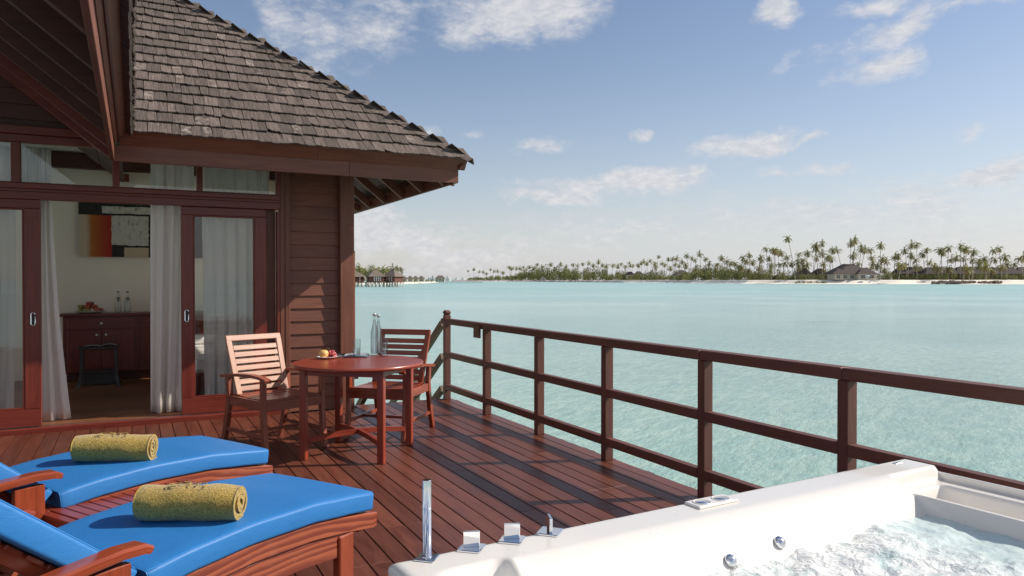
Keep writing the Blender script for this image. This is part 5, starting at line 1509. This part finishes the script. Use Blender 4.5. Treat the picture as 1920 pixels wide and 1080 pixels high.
def hip_house(name, label, px0, px1, yr0, yeave, ywall, D, ridge=.4, rmat=ROOFFAR, wmat=WALLPALE, zb=G1, depth=None, group=None, windows=3, door=True, cat='house', skew=0):
    """house seen broadside: eaves from px0 to px1"""
    X, Y = at((px0 + px1) / 2, D); w = (px1 - px0) / FOC * D; dp = depth or w * .6
    ze, zr = zpx(yeave, D) - zb, zpx(yr0, D) - zb
    t = thing(name, label, cat, (X, Y, zb), -YAW + skew, group)
    rl = w * ridge / 2; rf = B(); e = [(-w / 2, -dp / 2, ze), (w / 2, -dp / 2, ze), (w / 2, dp / 2, ze), (-w / 2, dp / 2, ze)]; q = [(-rl, 0, zr), (rl, 0, zr)]
    rf.quad([e[0], e[1], q[1], q[0]]); rf.quad([e[2], e[3], q[0], q[1]]); rf.quad([e[1], e[2], q[1]]); rf.quad([e[3], e[0], q[0]])
    rf.quad([(a[0], a[1], a[2] - .15) for a in e[::-1]])
    for a, c in zip(e, e[1:] + e[:1]): rf.quad([(a[0], a[1], a[2] - .15), (c[0], c[1], c[2] - .15), c, a])
    r_ = rf.obj('roof', rmat, t)
    B().bar((-rl - .1, 0, zr + .05), (rl + .1, 0, zr + .05), .3, .2).obj('ridge_cap', rmat, r_)
    ww, wd = w * .84, dp * .78
    wl = B().box((0, 0, ze / 2 - .1), (ww, wd, ze)).obj('wall', wmat, t)
    for i in range(windows):
        x = -ww / 2 + ww * (i + .5) / windows
        wn = B().box((x, -wd / 2 - .02, ze * .5), (ww / windows * .5, .08, ze * .5)).obj('window', GLASSFAR, t)
        B().box((x, -wd / 2 - .05, ze * .5), (.09, .07, ze * .52)).box((x, -wd / 2 - .05, ze * .5), (ww / windows * .52, .06, .09)).obj('frame', WHITEFAR, wn)
    return t
h1 = hip_house('beach_house', 'large beach house with a wide dark hipped roof in the middle of the right-hand island', 1552, 1628, 495.5, 513.5, 524, 512, .30, windows=5, depth=16)
X, Y = at(1623, 507); w2 = hip_house('beach_house_wing', 'right-hand lower wing of the large dark-roofed beach house', 1602, 1641, 502.5, 513.5, 524, 505, .25, windows=2, depth=9)
hip_house('beach_house', 'smaller dark-roofed house with a pale wall left of the large beach house', 1491, 1523, 503.5, 515.5, 524, 540, .22, windows=2)
hip_house('beach_house', 'dark roof half hidden in shrubs between the two beach houses', 1519, 1554, 504, 515, 524, 560, .3, windows=2)
hip_house('beach_house', 'dark roof half hidden by trees, far left of the large beach house', 1262, 1296, 507, 516, 524, 735, .25, windows=2)
hip_house('beach_house', 'left one of two brown roofs low in the trees of the far island', 1172, 1190, 509.5, 515, 524, 900, .4, windows=1)
hip_house('beach_house', 'right one of two brown roofs low in the trees of the far island', 1188, 1206, 509, 515, 524, 890, .4, windows=1)
for i, (a, c, lab) in enumerate([(1676, 1734, 'long dark roof of the row behind the right beach, leftmost'), (1728, 1792, 'long dark roof of the row behind the right beach, second from left'), (1786, 1850, 'long dark roof of the row behind the right beach, third from left'), (1842, 1908, 'long dark roof of the row behind the right beach, near the right frame edge'), (1900, 1975, 'long dark roof of the row behind the right beach, cut by the frame edge')]):
    hip_house('row_house', lab, a, c, 501 + (i % 2) * .6, 513.5, 524, 540 + i * 4, .78, windows=5, depth=13, wmat=WALLFAR, rmat=ROOFBLACK)
# parasol on the terrace of the large house
X, Y = at(1627, 495); ps = thing('beach_parasol', 'pale blue parasol on the terrace of the large beach house', 'parasol', (X, Y, G1))
B().tube([(0, 0, 0), (0, 0, 3.0)], .05, 6).obj('pole', WHITEFAR, ps); B().lathe([(1.75, 2.35), (1.7, 2.42), (.9, 2.8), (.05, 3.05)], n=8, smooth=False).obj('canopy', BLUEFAR, ps)
# small thatched hut on the far beach
hip_house('thatched_hut', 'small pale thatched hut on the far beach at the foot of the trees', 1013, 1024, 517.8, 522.6, 525, 1110, .1, THATCHFAR, WALLPALE, zb=.3, windows=1, cat='hut')
# rock groyne
gb2 = thing('rock_groyne', 'low groyne of brown rocks at the water’s edge of the right-hand beach', 'groyne', (*at(1812, 470), -.9))
rk = []
for s_ in range(5):
    r = random.Random(60 + s_); bb = B(); i0 = 0
    for p in iv: q = V(p) * (1 + .35 * N.noise(V(p) * 1.7 + V((s_, 0, 0)))); bb.v.append(tuple(q))
    for f in if_: bb.face(f, [(0, 0)] * 3)
    rk.append(bb.mesh('rock', ROCK))
go = V((*at(1812, 470), -.9))
for i in range(230):
    px = RNG.uniform(1747, 1878); D = 466 + RNG.uniform(0, 5.5) - (px - 1747) * .02; X, Y = at(px, D)
    s_ = RNG.uniform(.45, 1.0); o = link('rock', RNG.choice(rk), gb2, loc=V((X, Y, -.80 + RNG.uniform(0, .9) + .5 * (px > 1760))) - go); o.scale = (s_ * 1.2, s_, s_ * .75); o.rotation_euler = (RNG.uniform(0, 3), RNG.uniform(0, 3), RNG.uniform(0, 3))
# dark timber groynes on the far beach
for (x0, x1, y, lab) in ((1008, 1080, 527.2, 'low dark timber groyne on the far beach, beside the thatched hut'), (1082, 1170, 527.3, 'longer low dark timber groyne on the far beach, right of the thatched hut')):
    D0, D1 = interp(SHORE, x0) - 4, interp(SHORE, x1) - 4; a, c = at(x0, D0), at(x1, D1)
    g = thing('beach_groyne', lab, 'groyne', (*a, Z0)); ca = V((c[0] - a[0], c[1] - a[1], 0))
    n_ = 14
    for i in range(n_): B().bar(ca * (i / n_) + V((0, 0, .35)), ca * ((i + .93) / n_) + V((0, 0, .35)), 1.2, .8).obj('block', ROCK, g)

# ------------------------------------------------------------------ overwater villas at the left
def stilt_villa(label, px0, px1, yr, yeave, yfloor, ywater, D, skew, windows, pal=WHITEFAR, zr=None):
    X, Y = at((px0 + px1) / 2, D); w = (px1 - px0) / FOC * D * .84
    ze, zt, zf = zpx(yeave, D) - Z0, zpx(yr, D) - Z0, zpx(yfloor, D) - Z0
    t = thing('stilt_villa', label, 'villa', (X, Y, Z0), -YAW + skew)
    rf = B(); h = w / 2; e = [(-h, -h, ze), (h, -h, ze), (h, h, ze), (-h, h, ze)]; r2 = .6; q = [(-r2, -r2 * .5, zt), (r2, -r2 * .5, zt), (r2, r2 * .5, zt), (-r2, r2 * .5, zt)]
    for i in range(4): j = (i + 1) % 4; rf.quad([e[i], e[j], q[j], q[i]])
    rf.quad(q); rf.quad(e[::-1]); ro = rf.obj('roof', THATCHFAR, t)
    B().box((0, 0, zt + .12), (1.3, .8, .3)).obj('ridge_cap', THATCHFAR, ro)
    ww = w * .80
    B().box((0, 0, (ze + zf) / 2), (ww, ww, ze - zf)).obj('wall', WALLFAR, t)
    B().box((0, -ww * .12, zf - .12), (ww * 1.12, ww * 1.3, .25)).obj('floor_deck', JETTYW, t)
    for i in range(windows):
        x = -ww * .18 + ww * .42 * i / max(windows - 1, 1)
        wn = B().box((x, -ww / 2 - .03, (ze + zf) / 2 + .1), (ww * .08, .08, (ze - zf) * .8)).obj('window', WHITEFAR, t)
    wn = B().box((-ww / 2 - .03, 0, (ze + zf) / 2), (.08, ww * .3, (ze - zf) * .7)).obj('window', GLASSFAR, t)
    for i in range(5):
        for j in range(3):
            x = -ww * .52 + ww * 1.04 * i / 4; y = -ww * .70 + ww * 1.2 * j / 2
            B().tube([(x, y, -.6), (x, y, zf - .2)], .19, 7).obj('stilt', CONCRETE, t)
    # little terrace rail and steps to the water
    B().bar((-ww * .56, -ww * .76, zf + .95), (ww * .56, -ww * .76, zf + .95), .08, .1).obj('railing', WALLFAR, t)
    for i in range(7): x = -ww * .56 + ww * 1.12 * i / 6; B().box((x, -ww * .76, zf + .45), (.08, .08, .95)).obj('railing_post', WALLFAR, t)
    s = B()
    for i in range(5): s.box((ww * .56 + .3 + i * .35, -ww * .6, zf - .35 - i * .45), (.35, 1.1, .1))
    s.bar((ww * .56, -ww * .6, zf - .1), (ww * .56 + 2.1, -ww * .6, zf - 2.5), .12, .2).obj('steps', JETTYW, t)
    return t
stilt_villa('stilted villa with a brown roof partly hidden behind the villa’s corner post', 640, 686, 507, 519, 528.4, 538, 285, .5, 2)
stilt_villa('middle stilted villa with four white windows below its brown pyramid roof', 684, 724, 505.8, 518.6, 528.4, 538, 280, .38, 4)
stilt_villa('rightmost stilted villa of the three nearest, with steps down to the water', 718, 757, 506, 518.8, 528.4, 538, 283, -.5, 3)
for i, (a, c) in enumerate(((751, 765), (762, 776), (772, 786), (783, 797))):
    hip_house('beach_bungalow', ['first', 'second', 'third', 'last'][i] + ' small dark-roofed bungalow of the row along the sand spit, counted from the stilted villas', a, c, 518 - .2 * (i % 2), 522.4, 527, 520 + i * 28, .25, THATCHFAR, WALLPALE, zb=.3, windows=1, cat='bungalow')
for i, x in enumerate([757, 762, 770, 778, 786, 791, 799, 803, 808]):
    bush(x, 523.6, 8, 505 + i * 22, RNG.choice(HM), 'low green shrub beside the small bungalows on the sand spit', 'shrubs on the sand spit', base_z=.2)
for x, y, s_ in [(668, 500, 1), (674, 498, 1), (680, 502, 1), (685, 501, 1), (690, 503, 1), (703, 501, 1.1), (711, 505, 1), (718, 499, 1.1), (726, 502, 1), (731, 505, 1), (736, 500, 1.1), (742, 503, 1), (660, 503, 1), (650, 500, 1)]:
    palm(x, y, 330 + RNG.uniform(0, 40), label='palm crown showing above the roofs of the stilted villas', group='palms behind the stilted villas', base_z=.2, size=.8)
def casu(px, ytop, D, label):
    X, Y = at(px, D); h = zpx(ytop, D) - .2
    t = thing('casuarina_tree', label, 'tree', (X, Y, .2), 0); b1 = B(); b2 = B(); r = random.Random(int(px))
    b1.tube([(0, 0, 0), (.2, 0, h * .5), (.1, .1, h * .97)], .16, 6, scale=[1.3, .8, .3])
    for i in range(16):
        z_ = h * r.uniform(.35, .9); a = r.uniform(0, 6.28); L_ = h * .26 * r.uniform(.6, 1.1) * (1.25 - z_ / h * .7); d = V((cos(a), sin(a), .9)).normalized(); p0 = V((.15, .05, z_)); b1.bar(p0, p0 + d * L_, .07, .07)
        for _ in range(26):
            q = p0 + d * L_ * r.uniform(.25, 1.1) + V((r.gauss(0, .2), r.gauss(0, .2), r.gauss(0, .2))); s_ = r.uniform(.12, .3); n1 = V((r.gauss(0, 1), r.gauss(0, 1), r.gauss(0, 1))).normalized(); n2 = n1.orthogonal().normalized()
            b2.quad([q - n1 * s_, q + n2 * s_ * .4, q + n1 * s_, q - n2 * s_ * .4])
    b1.obj('trunk', BARK2, t); b2.obj('crown', BUSHD, t); return t
casu(697, 495.5, 335, 'upright dark casuarina behind the middle stilted villa'); casu(745, 496, 330, 'wind-ragged casuarina at the right end of the stilted villas'); casu(752, 499, 345, 'lower ragged casuarina leaning out at the right end of the stilted villas')
for x, y, w_ in [(672, 508, 30), (690, 509, 30), (712, 509, 24), (728, 509, 24), (742, 509, 22), (655, 508, 30)]:
    tree(x, y, w_, 345 + RNG.uniform(0, 20), 'leafy tree filling the gap behind the stilted villas’ roofs', 'trees behind the stilted villas', base_z=.2)
# pavilion and jetty
X, Y = at(825.5, 600); hip_house('jetty_pavilion', 'open pavilion with a large thatched roof at the end of the long jetty', 815.5, 835.5, 516.8, 521.8, 527, 600, .42, THATCHFAR, WALLPALE, zb=.0, windows=3, cat='pavilion')
j0, j1 = V((*at(808, 606), .1)), V((*at(905, 640), .1)); jt = thing('jetty', 'long thin timber jetty running from the pavilion towards the island', 'jetty', j0)
B().bar((0, 0, 0), j1 - j0, 2.2, .3).obj('walkway', JETTYW, jt)
for i in range(28): p = (j1 - j0) * (i + .5) / 28; B().tube([p + V((0, 0, -1.6)), p], .16, 6).obj('pile', JETTYW, jt)
# faint land and harbour buildings far away
fi = B(); 
D = 3600; a = V((*at(765, D), Z0 - .5)); c = V((*at(884, D), Z0 - .5))
fi.bar(a + V((0, 0, 2)), c + V((0, 0, 2)), 200, 9); fi.obj('far_island', HAZEBLUE, kind='structure')
for i, (x, y, w_) in enumerate([(812, 517, 1.0), (839, 518, 1.2), (806, 520.3, 5), (843, 520.5, 6), (858, 521.2, 7), (797, 521.3, 5), (820, 521.2, 8), (870, 521.6, 6)]):
    D = 3450; X, Y = at(x, D); hz_ = zpx(y, D) - Z0
    t = thing('harbour_building' if w_ > 2 else 'harbour_tower', ('tiny pale building' if w_ > 2 else 'tiny thin tower') + ' on the hazy horizon by the pavilion, ' + ['left thin spike', 'right spike', 'low block left of the pavilion', 'block just right of the pavilion', 'block farther right', 'leftmost low block', 'block behind the pavilion roof', 'rightmost low block'][i], 'building' if w_ > 2 else 'tower', (X, Y, Z0))
    B().box((0, 0, hz_ / 2), (w_ / FOC * D, 20, hz_)).obj('wall', HAZEBLUE, t)
    B().box((0, 0, hz_ + 1), (w_ / FOC * D * .6, 12, 2)).obj('roof', HAZEBLUE, t)

# labels that single out: place in the row, read from left to right
ONES = ['', 'first', 'second', 'third', 'fourth', 'fifth', 'sixth', 'seventh', 'eighth', 'ninth', 'tenth', 'eleventh', 'twelfth', 'thirteenth', 'fourteenth', 'fifteenth', 'sixteenth', 'seventeenth', 'eighteenth', 'nineteenth']
TENS = ['', '', 'twent', 'thirt', 'fort', 'fift', 'sixt', 'sevent', 'eight', 'ninet']
def ordinal(n):
    if n < 20: return ONES[n]
    if n % 10 == 0: return TENS[n // 10] + 'ieth'
    return TENS[n // 10] + 'y-' + ONES[n % 10]
bpy.context.view_layer.update()
def lateral(o):
    c = [q for q in o.children if q.name.startswith('crown') or q.name.startswith('foliage')]
    p = (c[0] if c else o).matrix_world.translation; r_ = V((cos(YAW), -sin(YAW), 0)); f_ = V((sin(YAW), cos(YAW), 0)); return p.dot(r_) / p.dot(f_)
PHR = {gR: ('{o} coconut palm from the left over the long dark roofs, {h}', 'palm'), gM: ('{o} coconut palm from the left round the large beach house, {h}', 'palm'),
       gL: ('{o} coconut palm from the left in the dense trees left of the houses, {h}', 'palm'), gF: ('{o} small far coconut palm from the island’s left tip, {h}', 'palm'),
       'broad trees above the shrub belt': ('{o} broad feathery tree from the left above the shrub belt', ''), 'trees behind the dark roofs': ('{o} olive green tree from the left behind the dark roofs', ''),
       'palms behind the stilted villas': ('{o} palm crown from the left above the stilted villas’ roofs', ''), 'trees behind the stilted villas': ('{o} leafy tree from the left behind the stilted villas', ''),
       'creeping shrubs on the sand': ('{o} creeping shrub from the left in the green patch on the sand', ''), 'hedge bushes in front of the large house': ('{o} yellowish hedge bush from the left before the large beach house', ''), 'shrubs on the sand spit': ('{o} low shrub from the left beside the bungalows on the sand spit', ''),
       'hedge bushes along the top of the right-hand beach': ('{o} bright hedge bush from the left along the right-hand beach', '')}
for g, (ph, kd) in PHR.items():
    obs = sorted([o for o in SC.objects if o.get('group') == g and o.parent is None and lateral(o) < (960 / FOC) * 1.02], key=lateral)
    hs = [max([(q.matrix_world.translation.z) for q in o.children]) / (abs(o.matrix_world.translation.length) + 1) for o in obs] if kd else [0] * len(obs)
    med = sorted(hs)[len(hs) // 2] if hs else 0
    for i, o in enumerate(obs):
        o['label'] = ph.format(o=ordinal(i + 1), h='tall' if hs[i] >= med else 'short')
for o in [o for o in SC.objects if o.get('group') in PHR and o.parent is None and lateral(o) >= (960 / FOC) * 1.02]:
    for q in list(o.children): bpy.data.objects.remove(q)
    bpy.data.objects.remove(o)
